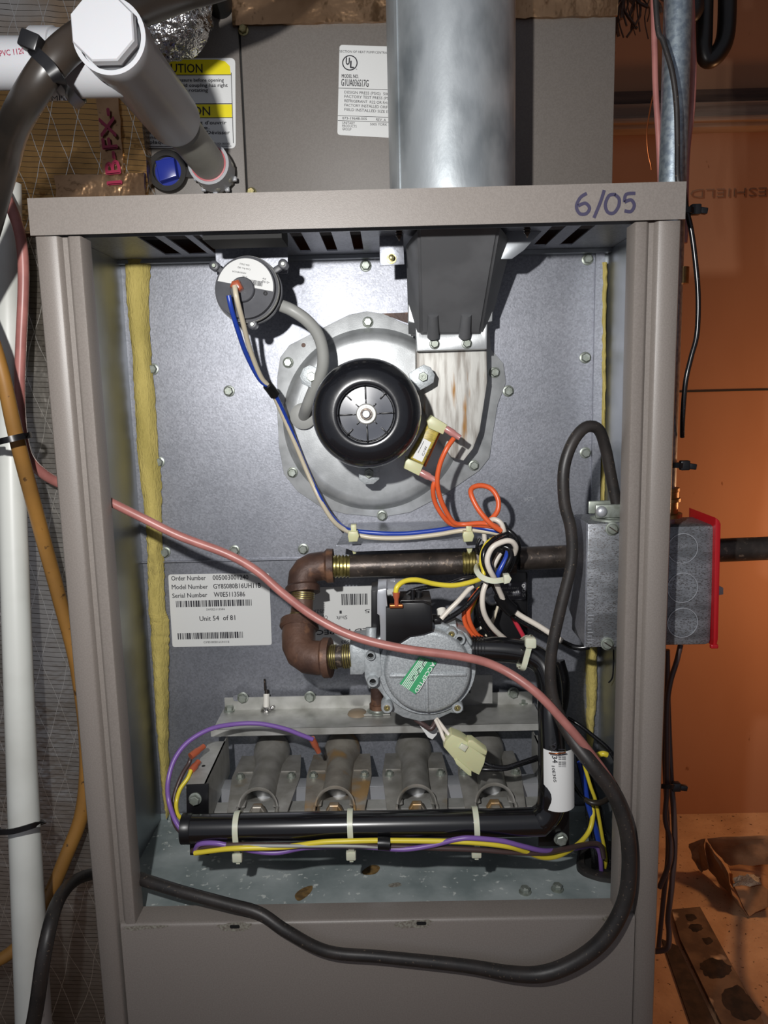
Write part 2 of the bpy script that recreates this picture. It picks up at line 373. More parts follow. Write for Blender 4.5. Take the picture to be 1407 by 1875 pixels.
bm = NB(); prism(bm, [fl(x, y) for x, y in ((1212, 1722), (1242, 1735), (1314, 1885), (1370, 2010), (1300, 2010), (1268, 1885))], (0, 0, .003))
one('shadow_strip', 'dark narrow strip standing in for a shadow on floor just left of the sooty board', 'strip', bm, 'floor_shadow')  # thin dark sheet laid where a shadow crosses the floor
# torn kraft paper bag on the floor
t = thing('paper_bag', 'torn crumpled brown kraft paper bag lying on floor by wall', 'bag')
def crumple(ring, hgts, name, m='kraft'):
    bm = NB(); vs = []
    for (x, y), h in zip(ring, hgts):
        p = fl(x, y); p = CAM+(p-CAM)*((ZT-1.016+h+.002-CAM.z)/(p.z-CAM.z)); vs.append(bm.verts.new(p))
    c = bm.verts.new(sum((v.co for v in vs), Vector())/len(vs)+Vector((0, 0, .012)))
    for i in range(len(vs)): bm.faces.new((vs[i], vs[(i+1) % len(vs)], c))
    bmesh.ops.subdivide_edges(bm, edges=bm.edges[:], cuts=3, use_grid_fill=True)
    R = random.Random(len(name)+len(ring))
    for v in bm.verts: v.co += Vector((R.uniform(-1, 1), R.uniform(-1, 1), R.uniform(0, 1)))*.0022
    bmesh.ops.solidify(bm, geom=bm.faces[:], thickness=.001)
    obj(name, bm, m, t, 35)
crumple([(1262, 1545), (1290, 1535), (1297, 1590), (1285, 1597), (1266, 1572)], [.07, .09, .03, 0, .03], 'flap')
crumple([(1292, 1535), (1420, 1530), (1420, 1585), (1335, 1585), (1310, 1560)], [.09, .10, .05, .03, .05], 'side_panel')
crumple([(1294, 1540), (1330, 1590), (1345, 1640), (1372, 1678), (1330, 1630), (1290, 1585)], [.08, .05, .03, 0, 0, .01], 'front_fold')
crumple([(1335, 1585), (1420, 1580), (1430, 1650), (1372, 1680), (1345, 1622)], [.02, .02, .03, .0, .03], 'bag_front')
crumple([(1345, 1612), (1390, 1607), (1396, 1620), (1345, 1624)], [.05, .05, .045, .04], 'torn_edge', 'scrape')
bm = NB(); tube(bm, [fl(1424, 1570)+Vector((0, 0, .06)), fl(1413, 1640)+Vector((0, 0, .07)), fl(1410, 1720)+Vector((0, 0, .07)), fl(1414, 1800)+Vector((0, 0, .06)), fl(1427, 1880)+Vector((0, 0, .012))], .006, 10)
one('floor_hose', 'thin pinkish hose standing up from floor at the far right edge', 'hose', bm, 'pink_cable', smooth=60)

# ======================= FURNACE CABINET =======================
W = .2223; SH = -.557; BP = .168
cab = thing('furnace_cabinet', 'taupe painted steel furnace cabinet with its upper door removed', 'furnace')
# top panel with slots
bm = NB()
box2(bm, -W-.001, W+.001, -.004, -.0028, -.0243, 0)           # front lip
box2(bm, -W-.001, W+.001, -.0028, .020, -.0012, 0)
box2(bm, -W, W, .020, .0212, -.0135, 0)
obj('top_panel', bm, 'taupe', cab, 30)
bm = NB()
slots = [(250, 283), (300, 338), (352, 392), (530, 552), (585, 607), (641, 661), (1012, 1038), (1066, 1092)]
yA, yB = .030, .140
def cx(px, Y): return atz(px, 430 if px < 900 else 420, -.0125).x
xs = []
for a, b in slots: xs.append((at(a, 450, .06).x, at(b, 450, .06).x))
z0, z1 = -.0135, -.0125
box2(bm, -W+.0015, W-.0015, .010, yA, z0, z1); box2(bm, -W+.0015, W-.0015, yB, .175, z0, z1)
cur = -W+.0015
for a, b in xs: box2(bm, cur, a, yA, yB, z0, z1); cur = b
box2(bm, cur, W-.0015, yA, yB, z0, z1)
obj('ceiling_sheet', bm, 'galv', cab, 30)
bm = NB(); box2(bm, -W+.002, W-.002, .012, .0125, -.0235, -.013); box2(bm, -W+.0016, W-.0016, .158, .1675, -.017, -.0137)
o = obj('ceiling_flange', bm, 'galv_liner', cab)
bm = NB()
def tape(bm, px0, px1, Y): pass
# posts: folded profile extruded from the floor
def post(sg):
    xo, k = sg*W, -sg
    prof = [(0, .06), (0, .0012), (.0012, 0), (.0148, 0), (.0162, .0012), (.0172, .0050), (.0205, .0052), (.0225, .0022), (.0238, .0014), (.0305, .0016), (.0312, .0026), (.0312, .020), (.0302, .020), (.0302, .0032), (.0236, .0030), (.0222, .0062), (.0165, .0064), (.0148, .0012), (.0012, .0012), (.0012, .06)]
    bm = NB(); prism(bm, [(xo+k*a, y, 0) for a, y in prof], (0, 0, ZT-.0243)); return bm
for sg in (-1, 1): obj('post', post(sg), 'taupe', cab, 50)
# side panels + interior liners
for sg in (-1, 1):
    bm = NB(); box2(bm, sg*W, sg*(W-.001), .060, .72, -1.016, -.001); obj('side_panel', bm, 'taupe', cab)
    bm = NB(); box2(bm, sg*(W-.0012), sg*(W-.0020), .021, .178, -.575, -.0137); obj('side_liner', bm, 'galv_liner', cab)
# back panels of the vestibule
xl, xr = at(264, 700, BP).x, at(1101, 700, BP).x; zs = at(700, 1018, BP).z-ZT
bm = NB(); box2(bm, xl-.02, xr, BP, BP+.0012, zs, -.0137)
box2(bm, xl-.02, xr-.001, BP-.0035, BP, zs-.0012, zs)             # folded bottom lip
box2(bm, xr-.008, xr-.0068, BP-.004, BP, zs, -.016); box2(bm, xr-.008, xr, BP-.0046, BP-.004, zs, -.016)
up = obj('upper_back_panel', bm, 'galv', cab)
bm = NB(); box2(bm, xl-.02, xr+.015, BP+.0012, BP+.0024, -.575, zs+.01); lo = obj('lower_back_panel', bm, 'galv_low', cab)
bm = NB(); box2(bm, -W+.0021, W-.0021, BP+.004, BP+.005, -.575, -.0137); obj('rear_bulkhead', bm, 'galv_liner', cab)
bolts(up, [(670, 487), (1076, 475), (420, 716), (931, 716), (1072, 655), (1072, 829), (292, 846), (281, 676), (430, 1008), (556, 1005), (303, 1011)], BP, .0042)
# fiberglass strips
def strip(pl, pr, Y, name, lab):
    R = random.Random(3); bm = NB(); L, Rr = [], []
    for (a, y), (b, _) in zip(pl, pr): L.append((a, y)); Rr.append((b, y))
    LL = spline([at(a, y, Y) for a, y in L], 10); RR = spline([at(a, y, Y) for a, y in Rr], 10); n = len(LL); rows = []
    for i in range(n):
        a = LL[i]+Vector((R.uniform(-.0006, .0006), 0, 0)); b = RR[i]+Vector((R.uniform(-.0007, .0007), 0, 0)); row = []
        for k, t in enumerate((0, .12, .35, .6, .85, 1)):
            p = a.lerp(b, t); p.y += (.009, .002, R.uniform(-.0012, .001), R.uniform(-.0012, .001), .002, .009)[k]; row.append(bm.verts.new(p))
        rows.append(row)
    for r0, r1 in zip(rows, rows[1:]):
        for k in range(5): bm.faces.new((r0[k], r0[k+1], r1[k+1], r1[k]))
    for r0, r1 in zip(rows, rows[1:]): pass
    obj(name, bm, 'fiberglass', cab, 80)
yy = [474, 560, 640, 720, 800, 880, 950, 1010, 1060, 1120, 1140, 1180, 1240, 1300, 1380, 1440, 1500]
l = [222, 227, 236, 240, 244, 252, 261, 265, 266, 267, 270, 272, 277, 280, 288, 293, 303]
r = [270, 268, 271, 278, 283, 290, 291, 294, 296, 298, 304, 305, 304, 304, 304, 306, 307]
strip(list(zip(l, yy)), list(zip(r, yy)), BP-.011, 'insulation', '')
yy = [480, 600, 700, 800, 940]
strip([(1102, y) for y in yy], [(1116-(y-480)*.014, y) for y in yy], BP-.006, 'insulation', '')
yy = [940, 1100, 1190, 1250, 1300, 1345, 1420]
strip([(a, y) for a, y in zip((1093, 1082, 1076, 1076, 1077, 1078, 1084), yy)], [(a, y) for a, y in zip((1108, 1102, 1098, 1098, 1095, 1090, 1086), yy)], BP-.006, 'insulation', '')
# shelf
bm = NB(); gx = at(1052, 1610, .07); box2(bm, -W+.0021, W-.0021, .019, .176, SH-.0012, SH)
box2(bm, -W+.0021, W-.0021, .1665, .1674, SH, SH+.006)
sh = obj('burner_shelf', bm, 'galv_dirty', cab)
for i, (px, py) in enumerate(((962, 1634), (1021, 1629))):
    obj('shelf_screw', bolt(NB(), atz(px, py, SH), (0, 0, 1), .0042, ph=i), 'zinc', sh, 30)
for nm, ring, mm in (('rust_stain', ((540, 1640), (552, 1628), (572, 1622), (568, 1636), (548, 1650)), 'rust_spot'), ('rust_stain', ((664, 1595), (682, 1584), (696, 1588), (688, 1600), (668, 1602)), 'rust_spot'), ('drip_spot', ((712, 1620), (730, 1616), (735, 1622), (716, 1625)), 'scrape')):
    bm = NB(); bm.faces.new([bm.verts.new(p+Vector((0, 0, .0002))) for p in spline([atz(x, y, SH) for x, y in ring], 4, True)]); obj(nm, bm, mm, sh)
# blower door below
zd = at(690, 1685, 0).z-ZT; xa, xb = at(221, 1700, 0).x, at(1163, 1690, 0).x
bm = NB(); pr = [(.0030, zd), (.0018, zd-.0004), (.0006, zd-.0014), (0, zd-.003), (0, -1.0), (.0012, -1.0), (.0012, zd-.003), (.003, zd-.0012), (.0205, zd-.0012), (.0205, zd-.012), (.0217, zd-.012), (.0217, zd), ]
prism(bm, [(xa, y, ZT+z) for y, z in pr], (xb-xa, 0, 0)); door = obj('blower_door', bm, 'taupe', cab, 40)
for ring in (((403, 1692), (455, 1690), (452, 1703), (420, 1705), (405, 1702)), ((722, 1688), (785, 1683), (784, 1698), (750, 1700), (726, 1699)), ((1102, 1679), (1128, 1677), (1124, 1688), (1108, 1688)), ((230, 1697), (300, 1694), (298, 1699), (262, 1702), (236, 1705))):
    bm = NB(); R = random.Random(int(ring[0][0])); P = spline([at(x, y, -.0002) for x, y in ring], 6, True)
    c = sum(P, Vector())/len(P); bm.faces.new([bm.verts.new(c+(p-c)*R.uniform(.7, 1.1)) for p in P]); obj('paint_scrape', bm, 'scrape', door)
for px, py in ((430, 1697), (772, 1691)):
    bm = NB(); plate(bm, rrect(px-9, py-3, px+9, py+3, 2.5), -.0005, .0004); obj('screw_slot', bm, 'dark_hole', door)
bm = NB(); box2(bm, -W+.001, W-.001, .022, .024, -1.01, zd-.02); obj('inner_baffle', bm, 'black_matte', cab)
for sg in (-1, 1):
    bm = NB(); box2(bm, sg*(W-.02), sg*(W-.0325), .0075, .02, -1.01, zd-.0022); obj('door_gasket', bm, 'black_matte', cab)
# marker date on the lip
def stroke(bm, pts, w, Y):
    P = spline([at(x, y, Y) for x, y in pts], 6); s = sc(*pts[0], Y)*w/2; L = []
    for i, p in enumerate(P):
        t = (P[min(i+1, len(P)-1)]-P[max(i-1, 0)]).normalized(); n = Vector((-t.z, 0, t.x))*s; L.append((bm.verts.new(p-n), bm.verts.new(p+n)))
    for a, b in zip(L, L[1:]): bm.faces.new((a[0], b[0], b[1], a[1]))
bm = NB()
for st in ([(1075, 354), (1063, 362), (1056, 378), (1062, 391), (1074, 391), (1080, 381), (1072, 372), (1059, 377)], [(1107, 348), (1100, 370), (1088, 399)],
           [(1128, 356), (1116, 358), (1109, 374), (1113, 388), (1124, 390), (1133, 378), (1134, 364), (1126, 356)], [(1164, 354), (1147, 356), (1144, 370)],
           [(1144, 370), (1156, 366), (1162, 376), (1156, 387), (1144, 386)]): stroke(bm, st, 6, -.0044)
for v in bm.verts: pass
obj('lettering', bm, 'marker', cab, label='purple marker handwriting 6/05 on the top lip')
# ----- labels inside -----
def label_part(parent, name, outline, Y, m='paper', th=.0003):
    return obj(name, plate(NB(), outline, Y-th, th), m, parent)
Yl = BP+.0012
L1 = label_part(lo, 'serial_label', quad((308, 1052), (493, 1049), (498, 1181), (316, 1185), 5), Yl, 'paper_dim')
bm = NB(); Yt = Yl-.0005
text(bm, 'Order Number', (314, 1063), (377, 1062), 8.5, Yt, .01); text(bm, '005003001240', (390, 1062), (455, 1061), 9, Yt, .012)
text(bm, 'Model Number', (315, 1079), (381, 1078), 8.5, Yt, .01); text(bm, 'GY8S080B16UH11B', (391, 1078), (478, 1076), 9, Yt, .012)
text(bm, 'Serial Number', (316, 1095), (380, 1093), 8.5, Yt, .01); text(bm, 'W0E5113586', (392, 1093), (449, 1092), 9, Yt, .012)
barcode(bm, (323, 1112), (463, 1109), 12, Yt, 46, 2); text(bm, 'SW0E5113586', (378, 1118), (412, 1117), 4, Yt)
text(bm, 'Unit 54  of 81', (366, 1137), (431, 1135), 9, Yt, .01)
barcode(bm, (326, 1171), (447, 1168), 12, Yt, 42, 5); text(bm, 'GY8S080B16UH11B', (373, 1178), (420, 1177), 4, Yt)
obj('lettering', bm, 'ink', L1)
L2 = label_part(lo, 'inspection_label', quad((571, 1076), (724, 1071), (726, 1180), (575, 1184), 5), Yl, 'paper_dim')
bm = NB(); barcode(bm, (626, 1108), (674, 1107), 21, Yt, 20, 9)
text(bm, '05233', (594, 1116), (571, 1117), 7, Yt); text(bm, '1', (626, 1118), (622, 1118), 6, Yt); text(bm, '1-5', (694, 1115), (668, 1116), 7, Yt)
text(bm, 'Shift', (636, 1127), (616, 1128), 7, Yt); text(bm, 'Oper', (600, 1127), (582, 1128), 7, Yt)
text(bm, 'PASSED INSPEC', (714, 1149), (580, 1154), 9, Yt, .015)
text(bm, '503', (640, 1172), (625, 1173), 6, Yt)
obj('lettering', bm, 'ink', L2)
bm = NB(); text(bm, '3K79', (961, 918), (977, 916), 7, BP-.0004); obj('stamped_mark', bm, 'bright', up)

# ======================= ABOVE THE FURNACE =======================
Yc = .145
case = thing('coil_case', 'taupe sheet metal coil case standing on top of the furnace', 'coil case')
xL, xR = at(180, 200, Yc).x, at(1125, 200, Yc).x
xs1 = at(445, 200, Yc).x
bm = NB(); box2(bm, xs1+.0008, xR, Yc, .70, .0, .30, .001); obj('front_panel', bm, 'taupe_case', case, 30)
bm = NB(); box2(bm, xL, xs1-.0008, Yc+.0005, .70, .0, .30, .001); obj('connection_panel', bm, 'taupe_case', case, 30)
bm = NB(); box2(bm, xL+.004, xR-.004, Yc+.004, .69, .001, .298); obj('inner_casing', bm, 'black_matte', case)
for px, py in ((446, 56), (461, 353)): obj('screw', bolt(NB(), at(px, py, Yc), FR, .0035), 'zinc_yellow', case, 30)
LB = obj('rating_label', plate(NB(), quad((622, 82), (768, 87), (765, 255), (618, 247), 6), Yc-.0003, .0003), 'paper', case)
Yt = Yc-.0005; bm = NB()
text(bm, 'SECTION OF HEAT PUMP/CENTRAL COOLING AIR CONDITIONER', (622, 96), (790, 101), 4, Yt)
for a, b in ((circ(641, 115, 14.2, 40), circ(641, 115, 12.2, 40)),):
    va = [bm.verts.new(at(*p, Yt)) for p in a]; vb = [bm.verts.new(at(*p, Yt)) for p in b]
    for i in range(40): bm.faces.new((va[i], va[(i+1) % 40], vb[(i+1) % 40], vb[i]))
text(bm, 'U', (633.5, 118), (640, 118.5), 12, Yt, .03); text(bm, 'L', (641.5, 124), (648, 124.5), 12, Yt, .03); text(bm, 'R', (652.5, 128), (654.5, 128), 2, Yt)
text(bm, 'MODEL NO.', (626, 142), (657, 143), 6, Yt, .015); text(bm, 'G1UA036S17G', (625, 157), (675, 159), 12, Yt, .01)
rect(bm, (620, 161.5), (765, 167), .8, Yt); rect(bm, (619, 212), (765, 217), .8, Yt); rect(bm, (619, 221), (765, 226), .8, Yt)
for i, s in enumerate(('DESIGN PRESS (PSIG)  500 MAX', 'FACTORY TEST PRESS (PSIG) 450', 'REFRIGERANT  R22 OR R410A', 'FACTORY INSTALLED ORIFICE', 'FIELD INSTALLED SIZE IS')):
    text(bm, s, (631, 171+i*7.9), (631+len(s)*3.55, 175.5+i*7.9), 4.8, Yt)
text(bm, '073-19648-005', (627, 218.5), (672, 220), 4.6, Yt); text(bm, 'REV. A', (689, 221), (707, 222), 4.6, Yt)
for i, s in enumerate(('UNITARY', 'PRODUCTS', 'GROUP')): text(bm, s, (627, 227+i*5.6), (627+len(s)*3.3, 228+i*5.6), 4.4, Yt)
text(bm, '5005 YORK DRIVE', (678, 229.5), (728, 231), 4.4, Yt)
obj('lettering', bm, 'ink', LB)
CL = obj('caution_label', plate(NB(), quad((196, 108), (431, 106), (432, 272), (196, 270), 10), Yc-.0003, .0003), 'paper', case)
bm = NB(); plate(bm, [(200, 110), (398, 109), (412, 112), (421, 121), (423, 137), (200, 138)], Yc-.0005, .0002); plate(bm, [(200, 191), (425, 191), (425, 215), (200, 216)], Yc-.0005, .0002); obj('yellow_band', bm, 'yellow_sign', CL)
Yt = Yc-.0007; bm = NB()
text(bm, 'CAUTION', (287, 132.5), (371, 133), 15, Yt, .012); text(bm, 'ATTENTION', (268, 211), (385, 211), 15, Yt, .012)
for s, x1, x2, y in (('Release system pressure before opening', 262, 410, 149.5), ('coupling. Ensure that liquid coupling has right', 235, 417, 159), ('pressure by rotating', 290, 381, 168)): text(bm, s, (x1, y), (x2, y), 6, Yt, .012)
for s, x1, x2, y in (('en sous pression avant d\'ouvrir', 257, 415, 227.5), ('lement ou liquide.', 259, 384, 236.5), ('blement liquide a droit. Dévisser', 260, 421, 245.5), ('contraire des aiguilles', 262, 380, 254.5), ('la plaque la mesure', 263, 360, 263)): text(bm, s, (x1, y), (x2, y), 6, Yt, .012)
text(bm, '073-13103-000B', (375, 265), (421, 265), 3.6, Yt)
rect(bm, (200, 138.5), (424, 137.5), 1.2, Yt); rect(bm, (200, 191), (425, 190.5), 1.2, Yt); rect(bm, (200, 216.5), (426, 216), 1.2, Yt); rect(bm, (200, 269), (424, 268), .9, Yt)
a, b = at(423, 133, Yt), at(427, 262, Yt); bm.faces.new([bm.verts.new(v) for v in (a, a+Vector((.0005, 0, 0)), b+Vector((.0005, 0, 0)), b)])
obj('lettering', bm, 'ink', CL)
# foil tape around the top edge of the case
def crink(bm, amp, seed=0, keep=None):
    R = random.Random(seed)
    for v in bm.verts: v.co += Vector((R.uniform(-.4, .4), R.uniform(-1, .2), R.uniform(-.4, .4)))*amp
def gridplate(x0, x1, z0, z1, Y, n, m, amp, seed, back=.012, edge=.0):
    R = random.Random(seed); bm = NB(); g = []
    for j in range(m+1):
        row = []
        for i in range(n+1):
            x = x0+(x1-x0)*i/n; z = z0+(z1-z0)*j/m; y = Y+R.uniform(-amp, amp*.4)
            if j == 0: z += R.uniform(-edge, edge)
            if i in (0, n): x += R.uniform(-edge, edge)
            row.append(bm.verts.new((x, y, ZT+z)))
        g.append(row)
    for j in range(m):
        for i in range(n): bm.faces.new((g[j][i], g[j][i+1], g[j+1][i+1], g[j+1][i]))
    r = bmesh.ops.extrude_face_region(bm, geom=bm.faces[:])
    for v in r['geom']:
        if isinstance(v, bmesh.types.BMVert): v.co.y = Y+back
    return bm
z47 = at(560, 46, Yc).z-ZT
one('foil_tape', 'crinkled foil tape with painted warm reflection along top of coil case, left of vent pipe', 'foil tape', gridplate(at(425, 30, Yc-.004).x, at(712, 30, Yc).x, z47, z47+.05, Yc-.003, 26, 7, .0012, 4, .0028, .0004), 'foil_tape', 'foil tape on the coil case', 60)
z35 = at(1030, 34, Yc).z-ZT
one('foil_tape', 'foil tape with painted brown reflection at top right corner of coil case, right of vent pipe', 'foil tape', gridplate(at(940, 30, Yc).x, at(1129, 30, Yc).x, z35, z35+.05, Yc-.003, 18, 6, .0014, 5, .0028, .0004), 'foil_tape', 'foil tape on the coil case', 60)
# foil wrapped duct left
dx0, dx1 = -.45, -.2265
duct = thing('foil_duct', 'foil-faced insulated duct with thread grid left of the furnace', 'duct')
obj('lower_wrap', gridplate(dx0, dx1, -1.0, -.004, .10, 12, 44, .0012, 8, .5), 'foil', duct, 70)
xe = at(264, 250, .125).x
obj('upper_wrap', gridplate(-.45, xe, .004, .30, .125, 22, 26, .0018, 9, .018, .0008), 'foil_warm_reflect', duct, 70)
bm = gridplate(at(100, 345, .12).x, at(266, 345, .12).x, .0045, at(200, 318, .12).z-ZT, .1205, 22, 4, .0020, 12, .003, .0008); obj('foil_strip', bm, 'foil_tape', duct, 60)
bm = gridplate(at(182, 260, .12).x, at(222, 260, .12).x, .0045, .22, .1215, 6, 30, .0014, 13, .003, .0005); ft = obj('printed_tape', bm, 'foil_tape', duct, 60)
bm = NB(); text(bm, '1B-FX-', (223, 336), (206, 198), 27, .1185, .03); obj('lettering', bm, 'red_ink', ft, label='red 1B-FX print running upward')
# crumpled silver foil ball
bm = NB(); c = at(305, 18, .10); bmesh.ops.create_icosphere(bm, subdivisions=4, radius=1, matrix=Matrix())
R = random.Random(2)
for v in bm.verts: v.co = c+Vector((v.co.x*.036, v.co.y*.030, v.co.z*.036))*R.uniform(.92, 1.05)
one('foil_wrap', 'bright crumpled silver foil around a line, top left behind white tee', 'foil', bm, 'foil_crinkle', smooth=50)
bm = NB(); lathe(bm, at(404, 10, .145), FR, [(0, .0105), (.05, .0105), (.052, .0085), (.052, 0)], 28)
one('line_insulation', 'short black foam pipe stub between foil wrap and foil tape', 'insulation', bm, 'black_matte', smooth=40)
# vent pipe
Yp = .066; px0, px1 = at(712, 335, Yp), at(944, 335, Yp); xc = (px0.x+px1.x)/2; rp = (px1.x-px0.x)/2*.985
t = thing('vent_pipe', 'large round galvanized vent pipe rising from furnace top', 'pipe')
bm = NB(); lathe(bm, (xc, Yp, ZT+.0005), (0, 0, 1), [(0, rp), (.32, rp)], 72); obj('pipe', bm, 'pipe_galv', t, 40)
bm = NB(); xx = xc-rp*.86; box(bm, (xx, Yp-rp*.52, ZT+.16), (.003, .0012, .318), Matrix.Rotation(-.95, 3, 'Z')); obj('lock_seam', bm, 'pipe_galv', t, 30)
# drain plug and threaded port
def ringdisc(c, r0, r1, h, n=40): return lathe(NB(), c, FR, [(0, r1), (h*.7, r1), (h, r1*.95), (h, r0), (h*.3, r0), (h*.3, 0)], n)
s = sc(310, 315, Yc)
t = thing('drain_plug', 'blue square-headed plug in a black ring on coil case', 'plug')
obj('ring', ringdisc(at(309, 316, Yc), 26*s, 37*s, .006), 'rubber_hose', t, 40)
bm = NB(); lathe(bm, at(311, 316, Yc-.003), FR, [(0, 25.5*s), (.002, 25.5*s), (.002, 0)], 32); p = obj('plug_face', bm, 'blue_plug', t, 30)
bm = NB(); prism(bm, [at(*q, Yc-.014) for q in ((284, 294), (318, 288), (324, 322), (292, 332))], (0, .01, 0), .0008); obj('square_head', bm, 'blue_plug', p, 30)
t = thing('drain_port', 'black ring port with grimy white threaded adapter on coil case', 'pipe fitting')
obj('ring', ringdisc(at(397, 317, Yc), 20*s, 38*s, .006), 'black', t, 40)
bm = NB(); box(bm, at(351, 318, Yc)+Vector((0, -.003, 0)), (.012, .005, .008)); obj('web', bm, 'rubber_hose', t)
a = at(400, 322, Yc)
bm = NB(); lathe(bm, a+Vector((0, -.003, 0)), FR, [(0, .0150), (.004, .0152), (.005, .0168), (.014, .0168), (.0145, .0175), (.020, .0175), (.021, .0170)], 8, .2); obj('hex_collar', bm, 'pvc_dirty', t, 25)
bm = NB(); lathe(bm, a+Vector((0, -.012, 0)), FR, [(0, .0168), (.026, .0168), (.026, .0138), (.02, .0138)], 36); obj('socket', bm, 'pvc', t, 30)
bm = NB(); lathe(bm, a+Vector((0, -.0375, 0)), FR, [(0, .0145), (.0012, .0145), (.0014, .0134)], 36); obj('primer_ring', bm, 'pvc_cement', t, 30)
bm = NB()
for k in range(7):
    an = 2.2+k*.62; box(bm, a+Vector((math.cos(an)*.0172, -.012, math.sin(an)*.0172)), (.004, .004, .004), None, .001)
obj('sealant', bm, 'pvc', t, 60)
# pvc stub, tee and branch
bx = a.x; bz = a.z
t = thing('condensate_tee', 'white plastic tee with octagonal cap over grey stub, top left', 'pipe fitting')
bm = NB(); cyl(bm, a+Vector((0, -.038, 0)), (bx, .025, bz), .0134, 36); obj('stub_pipe', bm, 'pvc_dirty', t, 40)
yT = -.118
bm = NB(); lathe(bm, (bx, .008, bz), FR, [(0, .0136), (0, .0176), (.004, .0180), (.108, .0180), (.110, .0192), (.124, .0192), (.124, .0168), (.118, .0168)], 48); obj('tee_body', bm, 'pvc', t, 40)
yb = -.082
bm = NB(); lathe(bm, (bx, yb, bz), (-1, 0, .02), [(.004, .0172), (.040, .0176), (.0405, .0186), (.052, .0186), (.052, .0135)], 40); obj('side_socket', bm, 'pvc', t, 40)
bm = NB(); lathe(bm, (bx, yT+.012, bz), FR, [(0, .0160), (.014, .0160), (.014, .0172), (.019, .0172), (.020, .0165)], 8, PI/8); obj('octagonal_plug', bm, 'pvc', t, 20)
bm = NB(); cyl(bm, (bx-.045, yb, bz+.001), (-.62, yb, bz+.014), .0136, 36)
t = thing('condensate_pipe', 'white horizontal plastic drain pipe entering the tee from left', 'pipe')
obj('pipe', bm, 'pvc', t, 40)
bm = NB(); text(bm, 'PVC 1120', (0, 103), (45, 98), 10, yb-.0140); obj('red_print', bm, 'red_ink', t)
bm = NB(); text(bm, 'IIMIIVI', (86, 185), (130, 184), 9, yb-.0120); obj('ink_print', bm, 'ink', t)
# big dark hose arching, tied to the pipe
bm = NB(); tube(bm, pts3([(700, -220, .06), (470, -60, -.02), (330, -8, -.045), (240, 25, -.075), (170, 55, -.095), (105, 105, -.112), (55, 175, -.108), (22, 240, -.078), (2, 320, -.045), (-60, 520, -.01), (-200, 800, .02)]), .0088, 20, 8)
one('black_hose', 'thick dark rubber hose arching across the upper left corner', 'hose', bm, 'rubber_hose', smooth=60)
t = thing('cable_tie', 'black cable tie binding dark hose to white drain pipe, top left', 'cable tie', 'cable ties')
bm = NB(); P = spline(pts3([(58, 86, -.118), (88, 118, -.126), (112, 152, -.120), (137, 184, -.090), (150, 185, -.045), (120, 90, -.03), (75, 70, -.07)]), 6, True)
sweep(bm, P, [(-.0006, -.0030), (.0006, -.0030), (.0006, .0030), (-.0006, .0030)], True, (0, -1, 0)); obj('band', bm, 'black', t, 50)
bm = NB(); box(bm, at(58, 78, -.122), (.0100, .0090, .0085), Matrix.Rotation(.4, 3, 'Y'), .001); obj('head', bm, 'black', t, 40)
# left side pipes and hoses
bm = NB(); tube(bm, pts3([(13, 335, .086), (14, 400, .085), (16, 600, .075), (24, 950, .06), (40, 1400, .03), (62, 1880, .0), (70, 2050, -.005)]), .0115, 28, 5, scale=[.92, .92, .95, .93, 1.02, 1.2, 1.2])
one('drain_pipe', 'tall white plastic drain pipe running down the left edge', 'pipe', bm, 'pvc_used', smooth=60)
bm = NB(); tube(bm, pts3([(-160, 300, .02), (-40, 560, .01), (0, 668, .012), (30, 800, .025), (72, 960, .055), (110, 1100, .075), (140, 1220, .085), (158, 1360, .088), (152, 1480, .085), (120, 1570, .075), (84, 1650, .066), (30, 1735, .056), (-30, 1770, .05)]), .0056, 16, 6, scale=[.9, .9, .9, 1, 1.05, 1.05, 1, 1.1, 1.15, 1.1, 1.05, 1, 1])
one('drain_tube', 'amber flexible tube crossing behind the furnace left post', 'tube', bm, 'amber_hose', smooth=60)
for lab, c0, Yq, rx, pts in (('black cable tie around amber tube and pink cable at left edge', 0, 0, 0, [(-14, 812, .02), (10, 806, .000), (50, 797, .012), (54, 797, .045), (20, 806, .07), (-14, 812, .06)]), ('black cable tie around the white drain pipe low on left edge', 0, 0, 0, [(-8, 1524, .0), (25, 1522, -.003), (72, 1508, .004), (78, 1505, .03), (40, 1515, .046), (-6, 1524, .03)])):
    t = thing('cable_tie', lab, 'cable tie', 'cable ties')
    bm = NB(); sweep(bm, spline(pts3(pts), 5, True), [(-.0005, -.0022), (.0005, -.0022), (.0005, .0022), (-.0005, .0022)], True, (0, 1, 0)); obj('band', bm, 'black', t, 50)
    bm = NB(); box(bm, at(pts[0][0], pts[0][1], pts[0][2]), (.007, .006, .006), None, .001); obj('head', bm, 'black', t, 40)
bm = NB(); tube(bm, pts3([(2, 340, .06), (28, 400, .06), (40, 450, .06), (43, 520, .06), (38, 640, .06), (36, 720, .06), (40, 790, .058), (52, 838, .058), (80, 868, .068), (112, 886, .080), (140, 897, .080)]), .0042, 12)
tube(bm, pts3([(186, 910, .03), (200, 918, .028), (260, 948, .028), (330, 982, .03), (415, 1014, .03), (470, 1045, .03), (520, 1088, .028), (580, 1132, .026), (650, 1166, .02), (740, 1188, .016), (850, 1203, .016), (915, 1223, .016), (980, 1266, .006), (1038, 1327, .0), (1080, 1377, .004), (1115, 1425, .010), (1139, 1468, .014), (1162, 1510, .03)]), .0034, 12)
one('pink_cable', 'dusty pink cable sagging diagonally across the open furnace', 'cable', bm, 'pink_cable', smooth=60)
